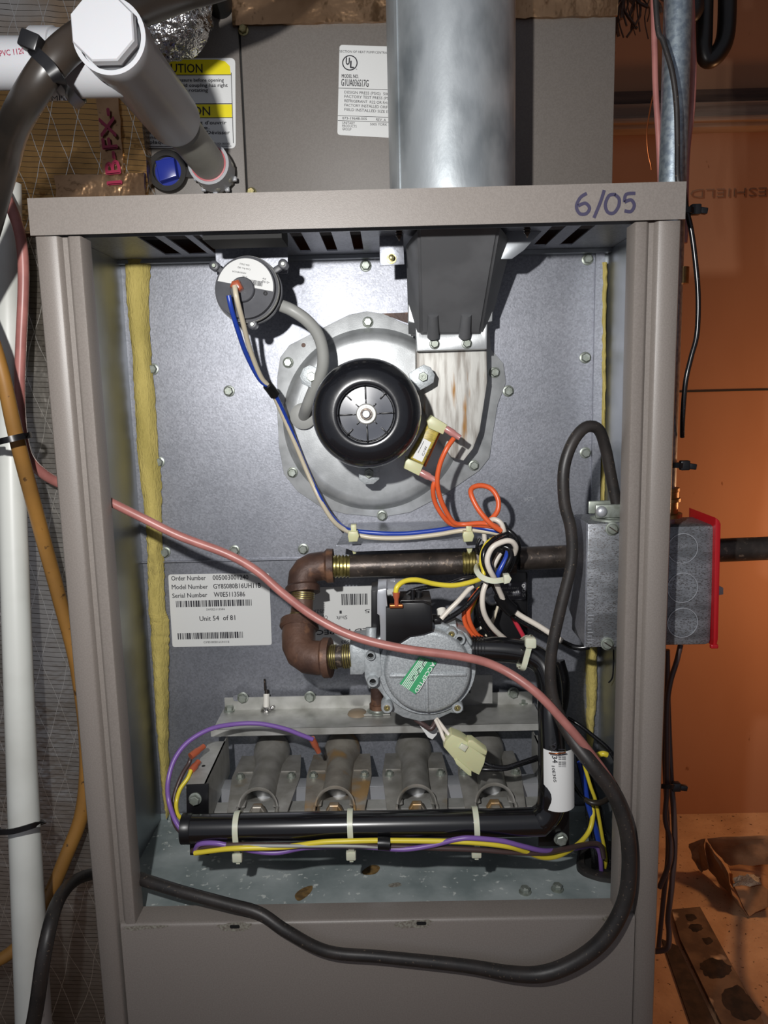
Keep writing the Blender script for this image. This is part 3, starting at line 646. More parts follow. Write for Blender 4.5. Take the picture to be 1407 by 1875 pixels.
# big black cord
cord = [(30, 1990, -.045), (62, 1870, -.045), (82, 1740, -.04), (104, 1655, -.01), (135, 1614, .05), (172, 1600, .085), (215, 1598, .05), (250, 1607, .024), (330, 1632, .010), (415, 1655, .002), (475, 1672, -.003), (525, 1705, -.008), (600, 1742, -.009), (700, 1752, -.009), (850, 1768, -.009), (940, 1783, -.010), (1000, 1782, -.011), (1060, 1757, -.012), (1110, 1715, -.012), (1143, 1655, -.010), (1153, 1590, -.008), (1148, 1520, -.006), (1125, 1455, -.004), (1086, 1402, -.002), (1048, 1352, .008), (1020, 1300, .016), (1009, 1250, .018), (1011, 1190, .018), (1028, 1110, .018), (1047, 1030, .018), (1046, 970, .018), (1034, 920, .018), (1033, 860, .018), (1048, 812, .02), (1072, 783, .024), (1096, 786, .03), (1109, 820, .036), (1119, 870, .04), (1130, 925, .042)]
bm = NB(); tube(bm, pts3(cord), .0042, 16, 6, scale=[1.3]*2+[1.3, 1.25]+[1.2]*4+[1.15]*4+[1.1]*2+[1.2, 1.4, 1.5, 1.5, 1.5, 1.45, 1.42, 1.42, 1.42, 1.4, 1.3, 1.15]+[1.05]*20)
one('power_cord', 'long thick black rubber cord looping below burners and up to steel box', 'cord', bm, 'black_dusty', smooth=60)
bm = NB(); tube(bm, pts3([(1018, 1330, .05), (1030, 1290, .07), (1033, 1250, .085), (1024, 1210, .09)]), .005, 10)
one('cable_sleeve', 'short dark cable sleeve rising behind the pink cable and black cord', 'cable', bm, 'black_dusty', smooth=60)

# ======================= RIGHT OF THE FURNACE =======================
Ye = .05
bm = NB(); p0, p1 = at(1229, 0, Ye), at(1229, 340, Ye); xe = at(1227, 330, Ye).x; re = .0098
xe = max(xe, W+.0015+re)
t = thing('conduit_pipe', 'galvanized electrical conduit running down the right side of furnace', 'conduit')
cyl(bm, (xe, Ye, ZT-.330), (xe-.001, Ye, ZT+.32), re, 36); obj('tube', bm, 'conduit', t, 40)
zc = at(1245, 945, Ye).z
bm = NB(); lathe(bm, (xe, Ye, zc), (0, 0, 1), [(0, .0150), (.003, .0150), (.003, .0118), (.012, .0118), (.0125, .0135), (.0150, .0135), (.0155, .012), (.020, .012), (.0205, .0125), (.023, .0125)], 24); obj('connector', bm, 'brass', t, 35)
bm = NB(); cyl(bm, (xe+.0075, Ye, ZT-.038-.010), (xe+.0075, Ye, ZT-.060), .0065, 20); 
one('plug_knob', 'small brass-brown cylinder beside the right post just below furnace top', 'fitting', NB() if False else bm, 'brass', smooth=35)
def rwire(name, lab, pts, r, m, cat='wire', group='loose wires right of the furnace'):
    bm = NB(); tube(bm, pts3(pts), r, 10); return one(name, lab, cat, bm, m, group, 60)
rwire('low_voltage_wire', 'black wire crossing in front of the grey conduit above furnace', [(1190, -260, .03), (1203, 30, .028), (1215, 75, .026), (1231, 130, .024), (1239, 190, .024), (1241, 260, .024), (1242, 330, .022), (1252, 350, .022)], .0019, 'black_dusty')
rwire('low_voltage_wire', 'pink wire hanging along the left side of grey conduit', [(1192, -260, .05), (1199, 80, .055), (1201, 160, .055), (1207, 260, .055), (1210, 338, .055)], .0022, 'pink_cable')
rwire('low_voltage_wire', 'brownish pink wire hanging just right of the grey conduit', [(1258, -260, .07), (1268, 60, .07), (1270, 130, .07), (1267, 200, .068), (1259, 270, .064), (1256, 330, .06), (1255, 420, .058), (1253, 445, .058)], .0025, 'pink_cable')
rwire('low_voltage_wire', 'glossy black wire bowing outward right of post below top tie', [(1253, 345, .035), (1257, 380, .035), (1266, 420, .035), (1273, 470, .035), (1279, 540, .035), (1277, 610, .035), (1266, 655, .035), (1256, 700, .035), (1251, 760, .038), (1250, 800, .045)], .0019, 'wire_black')
rwire('frayed_copper', 'thin frayed bare copper strand dangling above furnace lip near conduit', [(1196, -10, .12), (1194, 40, .12), (1197, 75, .115), (1200, 150, .11), (1192, 195, .105), (1185, 240, .10), (1187, 280, .10), (1192, 302, .10), (1193, 311, .10)], .0006, 'copper', 'wire strand')
rwire('low_voltage_wire', 'dark wire leaving bottom of the red-covered box', [(1247, 1180, .06), (1240, 1210, .058), (1228, 1250, .055), (1222, 1300, .055), (1222, 1400, .055), (1222, 1450, .055), (1219, 1500, .055), (1228, 1540, .055), (1226, 1580, .056), (1208, 1625, .06)], .0022, 'wire_brown')
rwire('low_voltage_wire', 'purplish brown wire hanging through the lower black tie to floor level', [(1222, 1190, .075), (1224, 1300, .075), (1229, 1420, .07), (1234, 1480, .066), (1236, 1550, .066), (1231, 1620, .066), (1224, 1680, .066), (1226, 1710, .066), (1222, 1736, .066), (1200, 1742, .07)], .0025, 'wire_brown')
rwire('low_voltage_wire', 'reddish wire close beside the right post under lower black tie', [(1212, 1180, .09), (1218, 1400, .09), (1224, 1550, .09), (1216, 1640, .09), (1206, 1740, .09)], .0022, 'wire_brown')
def side_tie(lab, px, py, Y, w=24):
    t = thing('cable_tie', lab, 'cable tie', 'cable ties')
    bm = NB(); P = spline(pts3([(px-40, py, Y), (px-14, py, Y-.012), (px+6, py+1, Y-.006), (px+8, py, Y+.012), (px-14, py-1, Y+.03), (px-38, py, Y+.024)]), 5, True)
    sweep(bm, P, [(-.0005, -.002), (.0005, -.002), (.0005, .002), (-.0005, .002)], True, (0, 1, 0)); obj('band', bm, 'black', t, 50)
    bm = NB(); box(bm, at(px+2, py, Y-.008), (.0072, .006, .0075), None, .001); box(bm, at(px+16, py+2, Y-.008), (.006, .0045, .0045), Matrix.Rotation(.15, 3, 'Y'), .0008); obj('head', bm, 'black', t, 40)
side_tie('black cable tie beside right end of the top lip', 1272, 384, .045)
side_tie('black cable tie around conduit above the brass connector', 1252, 852, .045)
side_tie('black cable tie bundling hanging wires, lowest on the right', 1236, 1440, .06)
# junction box with red cover on the cabinet side
Yj = .035
t = thing('switch_box', 'steel electrical box with red cover on right side of cabinet', 'electrical box')
xj0, xj1 = W+.0008, at(1309, 1060, Yj).x; zj1, zj0 = at(1270, 962, Yj).z-ZT, at(1270, 1183, Yj).z-ZT
bm = NB(); box2(bm, xj0, xj1, Yj, Yj+.042, zj0, zj1, .004); obj('body', bm, 'box_steel', t, 40)
for y in (1004, 1076, 1140):
    s = sc(1250, y, Yj); bm = NB(); lathe(bm, at(1250, y, Yj), FR, [(-.0002, 28.5*s), (.0007, 27.8*s), (.0007, 26.6*s), (.0001, 26*s), (.0001, 0)], 40)
    kk = obj('knockout', bm, 'box_steel', t, 20)
    bm = NB(); lathe(bm, at(1250, y, Yj), FR, [(.0002, 28.6*s), (.0009, 27.9*s), (.0009, 27.0*s), (.0002, 26.4*s)], 48, 0, False); obj('rim', bm, 'bright', kk, 20)
bm = NB(); prism(bm, [at(*q, Yj-.004) for q in ((1311, 948), (1318, 953), (1321, 960), (1316, 1170), (1313, 1184), (1309, 1186), (1307, 1184))], (0, .052, 0), .0008); obj('red_cover', bm, 'red_cover', t, 40)
bm = NB(); prism(bm, [at(*q, Yj+.02) for q in ((1308, 1068), (1326, 1077), (1326, 1089), (1308, 1092))], (0, .009, 0), .001); obj('switch_lever', bm, 'pvc', t, 40)
bm = NB(); box(bm, at(1308, 1183, Yj-.003), (.006, .004, .0035), None, .001); obj('cover_tab', bm, 'red_cover', t)
# black U of hose hanging at top right
bm = NB(); tube(bm, pts3([(1292, -40, .35), (1290, 60, .35), (1289, 92, .35), (1297, 110, .35), (1315, 98, .35), (1330, 60, .35), (1333, -40, .35)]), .0088, 16, 6, scale=[1, 1, 1.02, 1, 1.1, 1.1, 1.1])
one('hanging_hose', 'dusty dark hose hanging in a U loop against the brown wall', 'hose', bm, 'rubber_hose', smooth=60)
bm = NB(); tube(bm, pts3([(1268, -30, .33), (1270, 20, .33), (1268, 40, .33)]), .011, 12, 4, scale=[1, 1, .3])
one('hanging_strap', 'dark pointed strap end hanging left of the U shaped hose', 'strap', bm, 'black_dusty', smooth=60)
bm = NB(); R = random.Random(11)
for k in range(26):
    a = at(1135+R.uniform(0, 60), -10, .5); b = a+Vector((R.uniform(-.02, .02), R.uniform(-.02, .02), -R.uniform(.02, .055)))
    tube(bm, [a, (a+b)/2+Vector((R.uniform(-.01, .01), 0, 0)), b], R.uniform(.0006, .0022), 5, 3)
o = one('cobweb_fibres', 'tangle of dark dusty insulation fibres hanging right of coil case', 'fibres', bm, 'wood_dark', smooth=60); o['kind'] = 'stuff'

# ======================= DRAFT INDUCER =======================
ind = thing('draft_inducer', 'draft inducer blower with big black domed motor cover on back panel', 'blower')
Ypl = BP-.0022
bm = NB(); plate(bm, [(508, 690), (513, 655), (530, 632), (600, 596), (640, 576), (672, 570), (705, 575), (735, 590), (760, 600), (896, 600), (900, 640), (922, 665), (927, 700), (912, 740), (902, 800), (897, 838), (878, 862), (815, 905), (752, 938), (700, 947), (632, 941), (590, 930), (545, 900), (520, 868), (511, 820), (508, 760)], Ypl, .0020, .0004)
pl = obj('mounting_plate', bm, 'alu', ind, 30)
bm = NB(); plate(bm, [(700, 574), (748, 572), (749, 592), (737, 588)], .1655, .0012); obj('outlet_hole_patch', bm, 'iron', ind)  # brown plate added to stand in for a dark triangular hole
bolts(pl, [(674, 590), (528, 664), (536, 865), (700, 944), (868, 852), (906, 682)], Ypl, .0040)
bm = NB(); lathe(bm, at(556, 632, Ypl), FR, [(0, .002), (.0008, .0018), (.0008, 0)], 16); obj('rivet', bm, 'iron', pl, 30)
Yv = .138; cV = at(683, 771, .15); rv = 163*sc(683, 771, .15)
bm = NB(); lathe(bm, (cV.x, Ypl, cV.z), FR, [(0, rv+.003), (.002, rv+.002), (.004, rv), (.007, rv-.001), (.0095, rv-.004), (.011, rv-.010), (.0115, 0)], 96)
obj('volute', bm, 'alu', ind, 50)
bm = NB(); plate(bm, [(762, 636), (893, 636), (894, 700), (888, 740), (880, 790), (868, 822), (850, 845), (826, 838), (800, 800), (770, 740), (762, 690)], .136, .030, .003); obj('outlet_duct', bm, 'alu_streak', ind, 40)
cm = at(671, 758, .050); ym = cm.y; S0 = sc(671, 758, .050)
bm = NB(); lathe(bm, (cm.x, .155, cm.z), FR, [(0, .026), (.036, .026), (.036, .036), (.080, .036)], 48)
for k in range(22):
    a = 2*PI*k/22; box(bm, (cm.x+math.cos(a)*.0375, .105, cm.z+math.sin(a)*.0375), (.004, .03, .0035), Matrix.Rotation(-a, 3, 'Y'))
obj('motor_frame', bm, 'cast', ind, 40)
R1 = 103*S0
prof = [(-.030, R1*.985), (-.022, R1), (-.014, R1*.996), (-.0075, R1*.972), (-.0025, R1*.925), (.0010, R1*.86), (.0036, R1*.78), (.0052, R1*.69), (.0060, R1*.60), (.0061, R1*.54), (.0054, R1*.515), (.0035, R1*.505), (-.008, R1*.50), (-.008, R1*.47)]
bm = NB(); lathe(bm, cm, FR, prof, 96); obj('motor_cover', bm, 'motor', ind, 60)
bm = NB(); lathe(bm, cm+Vector((0, .006, 0)), FR, [(0, R1*.49), (.0025, R1*.478), (.003, R1*.30), (.0035, R1*.20), (.0035, 0)], 64); hub = obj('hub_disc', bm, 'motor_vane', ind, 50)
for k in range(8):
    a = 2*PI*k/8+.02; bm = NB(); q = R1*(.43 if k % 2 else .37)
    box(bm, cm+Vector((math.cos(a)*q, .0022, math.sin(a)*q)), (R1*(.14 if k % 2 else .22), .0024, .0011), Matrix.Rotation(-a, 3, 'Y'), .0003); obj('vane', bm, 'black', hub, 30)
    bm = NB(); box(bm, cm+Vector((math.cos(a)*R1*.22, .0018, math.sin(a)*R1*.22)), (R1*.07, .002, .0009), Matrix.Rotation(-a, 3, 'Y'), .0002); obj('vane', bm, 'black', hub, 30)
bm = NB(); lathe(bm, cm+Vector((0, .003, 0)), FR, [(0, 19*S0), (.002, 19*S0), (.0028, 17*S0), (.0028, 13.5*S0), (.0018, 13*S0), (.0018, 0)], 36); obj('washer', bm, 'rack', ind, 40)
bm = NB(); lathe(bm, cm+Vector((0, .001, 0)), FR, [(0, 11*S0), (.0022, 11*S0), (.0022, 8*S0), (.0008, 8*S0)], 32); obj('retaining_ring', bm, 'black_iron', ind, 40)
bm = NB(); lathe(bm, cm+Vector((0, .001, 0)), FR, [(0, 7*S0), (.0040, 7*S0), (.0046, 6*S0), (.0046, 0)], 28); obj('shaft', bm, 'bright', ind, 40)
# mounting ears
for i, (px, py, ang) in enumerate(((775, 690, .5), (571, 690, 2.7), (676, 866, -1.57))):
    Ye_ = .112; c = at(px, py, Ye_); s = sc(px, py, Ye_); bm = NB()
    prism(bm, [c+Vector((math.cos(ang+a)*r*s, 0, math.sin(ang+a)*r*s)) for a, r in ((.35, 22), (1.0, 22), (1.6, 19), (2.4, 27), (3.14, 26), (-2.4, 27), (-1.6, 19), (-1.0, 22), (-.35, 22))], (0, .0035, 0), .0004)
    e = obj('mounting_ear', bm, 'cast', ind, 40)
    bm = NB(); cyl(bm, c+Vector((0, .0035, 0)), (c.x, .15, c.z), 5*s); obj('standoff', bm, 'cast', e, 40)
    bm = NB(); lathe(bm, c, FR, [(0, 9*s), (.0035, 9*s), (.0038, 8*s), (.0038, 5*s), (.005, 4.6*s), (.005, 2.6*s), (.003, 2.6*s), (.003, 0)], 6, .4); obj('nut', bm, 'zinc', e, 30)
# motor winding with bobbin and terminals
Yw = .088
bm = NB(); plate(bm, [(783, 778), (806, 790), (776, 852), (748, 838)], Yw, .018, .002); wd = obj('winding', bm, 'winding', ind, 50)
bm = NB(); plate(bm, [(775, 802), (790, 810), (773, 846), (756, 838)], Yw-.0005, .0004); wl = obj('winding_tag', bm, 'paper', wd)
bm = NB(); text(bm, 'C1W', (776, 835), (783, 818), 4, Yw-.0007, .02); text(bm, 'MOTOR', (783, 838), (790, 822), 3.5, Yw-.0007); rect(bm, (766, 830), (777, 808), .9, Yw-.0007); obj('lettering', bm, 'ink', wd)
for q in (((782, 771), (792, 761), (820, 778), (812, 796), (785, 784)), ((744, 838), (776, 852), (768, 872), (740, 858))):
    bm = NB(); plate(bm, q, Yw-.003, .024, .0012); obj('bobbin_end', bm, 'nylon_aged', ind, 40)
bm = NB(); plate(bm, [(797, 783), (809, 790), (780, 856), (770, 850)], Yw+.008, .012, .001); obj('core_strip', bm, 'copper', ind, 40)
# ---- vent transition ----
vt = thing('vent_transition', 'tapered dark grey vent collar between inducer outlet and furnace top', 'vent collar')
Yb = .118; Yt_ = .012
ztop = -.0165
bl, br_ = at(771, 612, Yb), at(881, 611, Yb)
tl, tr = at(766, 432, Yt_+.022), at(916, 427, Yt_+.022)
tl.z = tr.z = ZT+ztop
back = Vector((0, .03, 0))
bm = NB()
A = [bm.verts.new(v) for v in (tl, tr, br_, bl)]
Bk = [bm.verts.new(v) for v in (Vector((at(744, 450, .095).x, .095, tl.z)), Vector((at(939, 450, .095).x, .095, tr.z)), Vector((at(893, 590, .14).x, .14, br_.z)), Vector((at(748, 590, .14).x, .14, bl.z)))]
for i in range(4): bm.faces.new((A[i], Bk[i], Bk[(i+1) % 4], A[(i+1) % 4]))
bm.faces.new(A); bm.faces.new(Bk[::-1])
bmesh.ops.recalc_face_normals(bm, faces=bm.faces)
bmesh.ops.bevel(bm, geom=[e for e in bm.edges if (e.verts[0] in A) or (e.verts[1] in A)], offset=.002, segments=3, affect='EDGES')
hood = obj('hood', bm, 'trans_grey', vt, 40)
def onface(u, v, off=0):      # a point on the hood's sloping front
    a = tl.lerp(tr, u); b = bl.lerp(br_, u); n = (tr-tl).cross(bl-tl).normalized()
    if n.y > 0: n = -n
    return a.lerp(b, v)+n*off
for u, q in ():
    bm = NB(); a, b = onface(u, .12, -.001), onface(.02 if u < .5 else .99, .99, -.001); tube(bm, [a, (a+b)/2, b], .0017, 8, 4); obj('corner_rib', bm, 'trans_grey', hood, 60)
for u in (.2, .72):
    bm = NB(); a = onface(u, .80, -.0005); b = onface(u, 1.0, .003); cyl(bm, a, b, .0044, 20, .0050); obj('screw_boss', bm, 'trans_grey', hood, 50)
bm = NB(); plate(bm, [(748, 548), (767, 551), (770, 605), (775, 612), (880, 611), (886, 600), (896, 545), (903, 543), (902, 588), (893, 590), (892, 639), (764, 643), (761, 592), (748, 589)], .122, .016, .0006); col = obj('outlet_collar', bm, 'alu', vt, 30)
for px, py in ((796, 630), (855, 629)): obj('screw', bolt(NB(), at(px, py, .122), FR, .0036), 'zinc', col, 30)
bm = NB(); plate(bm, [(700, 427), (712, 423), (738, 421), (741, 484), (696, 487), (695, 432)], .085, .0009, .0003); bkt = obj('left_bracket', bm, 'galv', vt, 30)
bm = NB(); lathe(bm, at(717, 474, .085), FR, [(0, .004), (.001, .004), (.001, .0022), (.008, .0022), (.0085, .0012)], 16); obj('screw', bm, 'zinc_yellow', bkt, 30)
bm = NB(); plate(bm, [(928, 425), (1000, 415), (960, 458), (938, 474), (905, 475)], .080, .0009, .0003); obj('right_bracket', bm, 'galv_liner', vt, 30)
for px in (731, 966):
    p = at(px, 424, .05); bm = NB(); lathe(bm, Vector((p.x, p.y, ZT-.014)), (0, 0, -1), [(0, .0022), (.001, .0022), (.002, .0030), (.003, .0022), (.004, .0030), (.005, .0021), (.006, .0027), (.007, .0018), (.010, .0002)], 12); obj('sheet_screw', bm, 'black_iron', vt, 50)
# ======================= PRESSURE SWITCH =======================
ps = thing('pressure_switch', 'round grey pressure switch with half-white label, upper left inside furnace', 'pressure switch')
Yq = .072; cp = at(449, 527, Yq); s = sc(449, 527, Yq); ax = Vector((-.10, -1, .10)).normalized()
bm = NB(); lathe(bm, cp, -ax, [(0, 54*s), (0, 55*s), (.004, 56*s), (.004, 60*s), (.007, 61*s), (.008, 57*s), (.012, 57*s), (.012, 62*s), (.015, 62*s), (.016, 56*s), (.024, 50*s), (.030, 30*s), (.030, 0)], 64); obj('body', bm, 'switch_grey', ps, 35)
bm = NB(); lathe(bm, cp-ax*.0045, -ax, [(0, 60.5*s), (.0018, 61.5*s), (.0018, 57*s)], 64); obj('crimp_ring', bm, 'rack', ps, 35)
fu = frame(ax)
def disc(pts, off, th=.0002):      # points in px offsets on the tilted face
    X = Vector((1, 0, 0)); X = (X-ax*X.dot(ax)).normalized(); Z = X.cross(ax); Z = Z if Z.z > 0 else -Z
    return [cp+ax*off+X*(a*s)+Z*(-b*s) for a, b in pts]
a0, a1 = math.radians(196), math.radians(370); ring = [(53*math.cos(a0+(a1-a0)*k/30), 53*math.sin(a0+(a1-a0)*k/30)) for k in range(31)]
bm = NB(); prism(bm, disc(ring, .0004), -ax*.0003); lb = obj('label', bm, 'paper', ps)
bm = NB()
def dtext(bm, s_, p0, p1, h):
    vs, fs = tmesh(s_); x0 = min(v.x for v in vs); x1 = max(v.x for v in vs); a, b = disc([p0, p1], .0006); k = (b-a).length/(x1-x0); d = (b-a).normalized(); n = ax.cross(d); n = -n if n.cross(d).dot(ax) > 0 else n
    q = [bm.verts.new(a+d*((v.x-x0)*k)+n*(v.y*h*s/.7)) for v in vs]
    for f in fs: bm.faces.new([q[i] for i in f])
for st, p0, p1, h in (('-0.50', (47, -8), (33, -12), 4), ('PF', (40, -15), (34, -17), 3), ('Code Rev. 002', (12, -33), (-12, -39), 3), ('024-27632', (10, -41), (-8, -45), 3), ('HK06NB1234', (3, -27), (-22, -32), 3), ('21080', (5, -20), (-4, -22), 3)): dtext(bm, st, p0, p1, h)
Rr = random.Random(4); t_ = 0
while t_ < 1:
    w_ = Rr.choice((.012, .02, .03)); a = (-4+38*t_-0, -20+7.5*t_+3); 
    q = disc([(a[0], a[1]), (a[0]+38*w_, a[1]+7.5*w_), (a[0]+38*w_-2, a[1]+7.5*w_+9), (a[0]-2, a[1]+9)], .0006); bm.faces.new([bm.verts.new(v) for v in q]); t_ += w_+Rr.choice((.012, .02))
obj('lettering', bm, 'ink', lb)
bm = NB(); lathe(bm, disc([(-4, 4)], 0)[0], ax, [(0, 23*s), (.003, 22.5*s), (.0035, 21*s), (.0035, 0)], 40); obj('terminal_block', bm, 'switch_grey', ps, 35)
bm = NB(); lathe(bm, disc([(38, 12)], 0)[0], ax, [(0, 4*s), (.0008, 4*s), (.0008, 2*s), (0, 2*s)], 20); obj('port', bm, 'black', ps)
for px, py, an in ((393, 487, 2.6), (519, 484, .45), (463, 594, -1.5)):
    c = at(px, py, Yq+.004); bm = NB(); lathe(bm, c, FR, [(-.006, 9*s), (.002, 9*s), (.0025, 7*s), (.0025, 4*s), (.001, 4*s), (.001, 0)], 24)
    d = (cp-c); d.y = 0; d.normalize(); box(bm, c+d*14*s+Vector((0, .003, 0)), (20*s, .004, 11*s), Matrix.Rotation(-math.atan2(d.z, d.x), 3, 'Y'), .0006); e = obj('mounting_lug', bm, 'switch_grey', ps, 40)
    bm = NB(); lathe(bm, c-Vector((0, .002, 0)), FR, [(0, 3.5*s), (.0012, 3.2*s), (.0012, 0)], 16); obj('lug_screw', bm, 'zinc', e, 30)
bm = NB(); plate(bm, [(393, 440), (527, 437), (527, 500), (398, 505)], .098, .0012); box2(bm, at(392, 440, .098).x, at(528, 440, .098).x, .04, .099, -.0165, -.0150); obj('mounting_bracket', bm, 'galv', ps, 30)
bm = NB(); box2(bm, at(392, 430, .05).x, at(528, 430, .05).x, .012, .046, zpx(454, .046, 460), -.0140); obj('bracket_flange', bm, 'black_matte', ps, 30)
# terminals and hose
bm = NB(); plate(bm, [(424, 514), (436, 511), (444, 527), (436, 534), (427, 530), (420, 524)], Yq-.012, .010, .002); one('wire_terminal', 'reddish insulated terminal cap on face of pressure switch', 'wire terminal', bm, 'terminal', smooth=50)
bm = NB(); tube(bm, pts3([(516, 560, .092), (535, 568, .09), (560, 585, .092), (580, 608, .096), (590, 635, .10), (592, 665, .104), (586, 690, .11), (572, 720, .12), (562, 745, .13), (556, 762, .15)]), .0050, 18, 8)
one('pressure_hose', 'soft grey rubber hose curving from pressure switch to inducer housing', 'hose', bm, 'hose_grey', smooth=60)
bm = NB(); lathe(bm, at(556, 762, .152), FR, [(0, .0120), (.004, .0118), (.005, .0095), (.005, 0)], 28); obj('hose_grommet', bm, 'hose_grey', ind, 50)

# ======================= WIRE TRAY =======================
tr_ = thing('wire_tray', 'grey angled sheet tray carrying the blue and white wires', 'tray')
bm = NB(); prism(bm, [at(640, 958, BP-.002), at(893, 953, BP-.002), at(905, 984, .112), at(616, 998, .112)], (0, 0, -.0009), .0002); prism(bm, [at(616, 998, .112), at(905, 984, .112), at(870, 1003, .112), at(650, 1010, .112)], (0, .0009, 0)); obj('sheet', bm, 'galv', tr_, 30)
def tray_tie(px, lab):
    t = thing('cable_tie', lab, 'cable tie', 'cream cable ties')
    bm = NB(); box(bm, at(px, 974, .0935), (.0048, .0014, .012), None, .0005); box(bm, at(px, 961, .100), (.0048, .006, .0014), None, .0004); obj('band', bm, 'nylon_aged', t, 40)
    bm = NB(); plate(bm, [(px-10, 973), (px+7, 973), (px+10, 981), (px+7, 992), (px-9, 993), (px-11, 982)], .091, .006, .0008); obj('head', bm, 'nylon_aged', t, 40)
    bm = NB(); plate(bm, [(px-6, 999), (px+9, 999), (px+4, 1014), (px-1, 1015)], .116, .003, .0006); obj('anchor_clip', bm, 'nylon_aged', t, 40)
tray_tie(648, 'cream cable tie clipped to left end of the wire tray'); tray_tie(859, 'cream cable tie clipped to right end of the wire tray')
# ======================= GAS PIPING =======================
Yg = .118
gp = thing('gas_pipe', 'dark iron gas pipe with rusty elbows feeding the gas valve', 'pipe')
def threads(bm, a, b, r, n=5):
    a, b = Vector(a), Vector(b); L = (b-a).length; pr = [(0, r)]
    for k in range(n): pr += [(L*(k+.25)/n, r*.94), (L*(k+.5)/n, r*.94), (L*(k+.6)/n, r*1.05), (L*(k+.9)/n, r*1.05)]
    pr.append((L, r)); return lathe(bm, a, b-a, pr, 28)
rg = 21*sc(700, 1035, Yg)
bm = NB(); cyl(bm, at(640, 1037, Yg), at(846, 1031, Yg), rg, 32); obj('pipe_run', bm, 'black_iron', gp, 40)
obj('pipe_thread', threads(NB(), at(610, 1037, Yg), at(642, 1037, Yg), rg*.96), 'thread', gp, 40)
obj('pipe_thread', threads(NB(), at(846, 1031, Yg), at(875, 1030, Yg), rg*.96), 'thread', gp, 40)
bm = NB(); a, b = at(872, 1030, Yg), at(955, 1023, Yg); lathe(bm, a, b-a, [(0, rg*1.3), (.005, rg*1.35), (.006, rg*1.2), (.024, rg*1.25), (.025, rg*1.4), (.034, rg*1.4), (.035, rg*1.0)], 8); obj('union', bm, 'black_iron', gp, 30)
bm = NB(); cyl(bm, at(950, 1023, Yg), at(1500, 1000, Yg), rg*1.02, 28); obj('pipe_run', bm, 'black_iron', gp, 40)
def elbow(p_in, corner, p_out, r, name='elbow', c1=True):
    bm = NB(); a, c, b = Vector(p_in), Vector(corner), Vector(p_out)
    P = [a+(c-a)*t for t in (0, .2)]+[(a+(c-a)*.35).lerp(c, t).lerp(c.lerp(c+(b-c)*.65, t), t) for t in (0, .25, .5, .75, 1)]+[c+(b-c)*t for t in (.8, 1)]
    sweep(bm, P, cs(r, 24)); e = obj(name, bm, 'iron', gp, 60)
    for q, d in ((a, (c-a)), (b, (c-b))):
        d = d.normalized(); bm = NB(); lathe(bm, q-d*.001, d, [(0, r*1.02), (0, r*1.16), (.0055, r*1.18), (.0075, r*1.04)], 32); obj('collar', bm, 'iron', e, 40)
re_ = 27*sc(590, 1040, Yg)
elbow(at(609, 1036, Yg), at(552, 1038, Yg), at(555, 1084, Yg-.01), re_)
n0, n1 = at(555, 1084, Yg-.011), at(552, 1136, .098)
obj('pipe_thread', threads(NB(), n0, n0.lerp(n1, .28), rg*.98, 4), 'thread', gp, 40)
bm = NB(); cyl(bm, n0, n1, rg*.95, 28); obj('nipple', bm, 'iron', gp, 40)
obj('pipe_thread', threads(NB(), n0.lerp(n1, .72), n1, rg*.98, 4), 'thread', gp, 40)
elbow(at(549, 1140, .094), at(543, 1206, .072), at(604, 1204, .068), re_*1.10)
Yva = .062
na, nb = at(602, 1203, .068), at(645, 1201, .066)
bm = NB(); cyl(bm, na, nb, rg*.93, 28); obj('nipple', bm, 'black_iron', gp, 40)
obj('pipe_thread', threads(NB(), na, na.lerp(nb, .35), rg*.97, 4), 'thread', gp, 40); obj('pipe_thread', threads(NB(), na.lerp(nb, .62), nb, rg*.97, 4), 'thread', gp, 40)
# ======================= GAS VALVE =======================
gv = thing('gas_valve', 'cast metal gas valve with round lid and green accepted sticker', 'gas valve')
bm = NB(); plate(bm, [(640, 1183), (646, 1178), (678, 1176), (700, 1165), (730, 1150), (795, 1146), (822, 1144), (836, 1142), (838, 1150), (855, 1160), (864, 1172), (862, 1262), (850, 1272), (846, 1290), (850, 1302), (838, 1308), (826, 1306), (800, 1318), (770, 1322), (738, 1314), (722, 1305), (706, 1304), (702, 1292), (706, 1280), (692, 1262), (678, 1262), (672, 1248), (674, 1226), (664, 1236), (641, 1236)], .058, .034, .0015); obj('valve_body', bm, 'cast', gv, 40)
bm = NB(); plate(bm, [(668, 1178), (694, 1176), (700, 1236), (676, 1262), (668, 1240)], .053, .006, .001); obj('inlet_pad', bm, 'cast', gv, 40)
cl_ = at(783, 1226, .052); sv = sc(783, 1226, .052)
bm = NB(); lathe(bm, cl_+Vector((0, .007, 0)), FR, [(0, 90*sv), (.004, 90*sv), (.005, 88.5*sv), (.005, 81*sv), (.0048, 80*sv), (.0115, 78*sv), (.013, 75*sv), (.0135, 70*sv), (.0135, 0)], 80); lid = obj('diaphragm_lid', bm, 'cast_lid', gv, 40)
bm = NB(); yF = cl_.y-.0065
box(bm, Vector((cl_.x, yF, at(783, 1236, yF).z)), (140*sv, .003, 7*sv), None, .0008); box(bm, Vector((at(782, 1270, yF).x, yF, at(782, 1272, yF).z)), (6*sv, .0024, 66*sv), None, .0008); obj('lid_rib', bm, 'cast_lid', lid, 50)
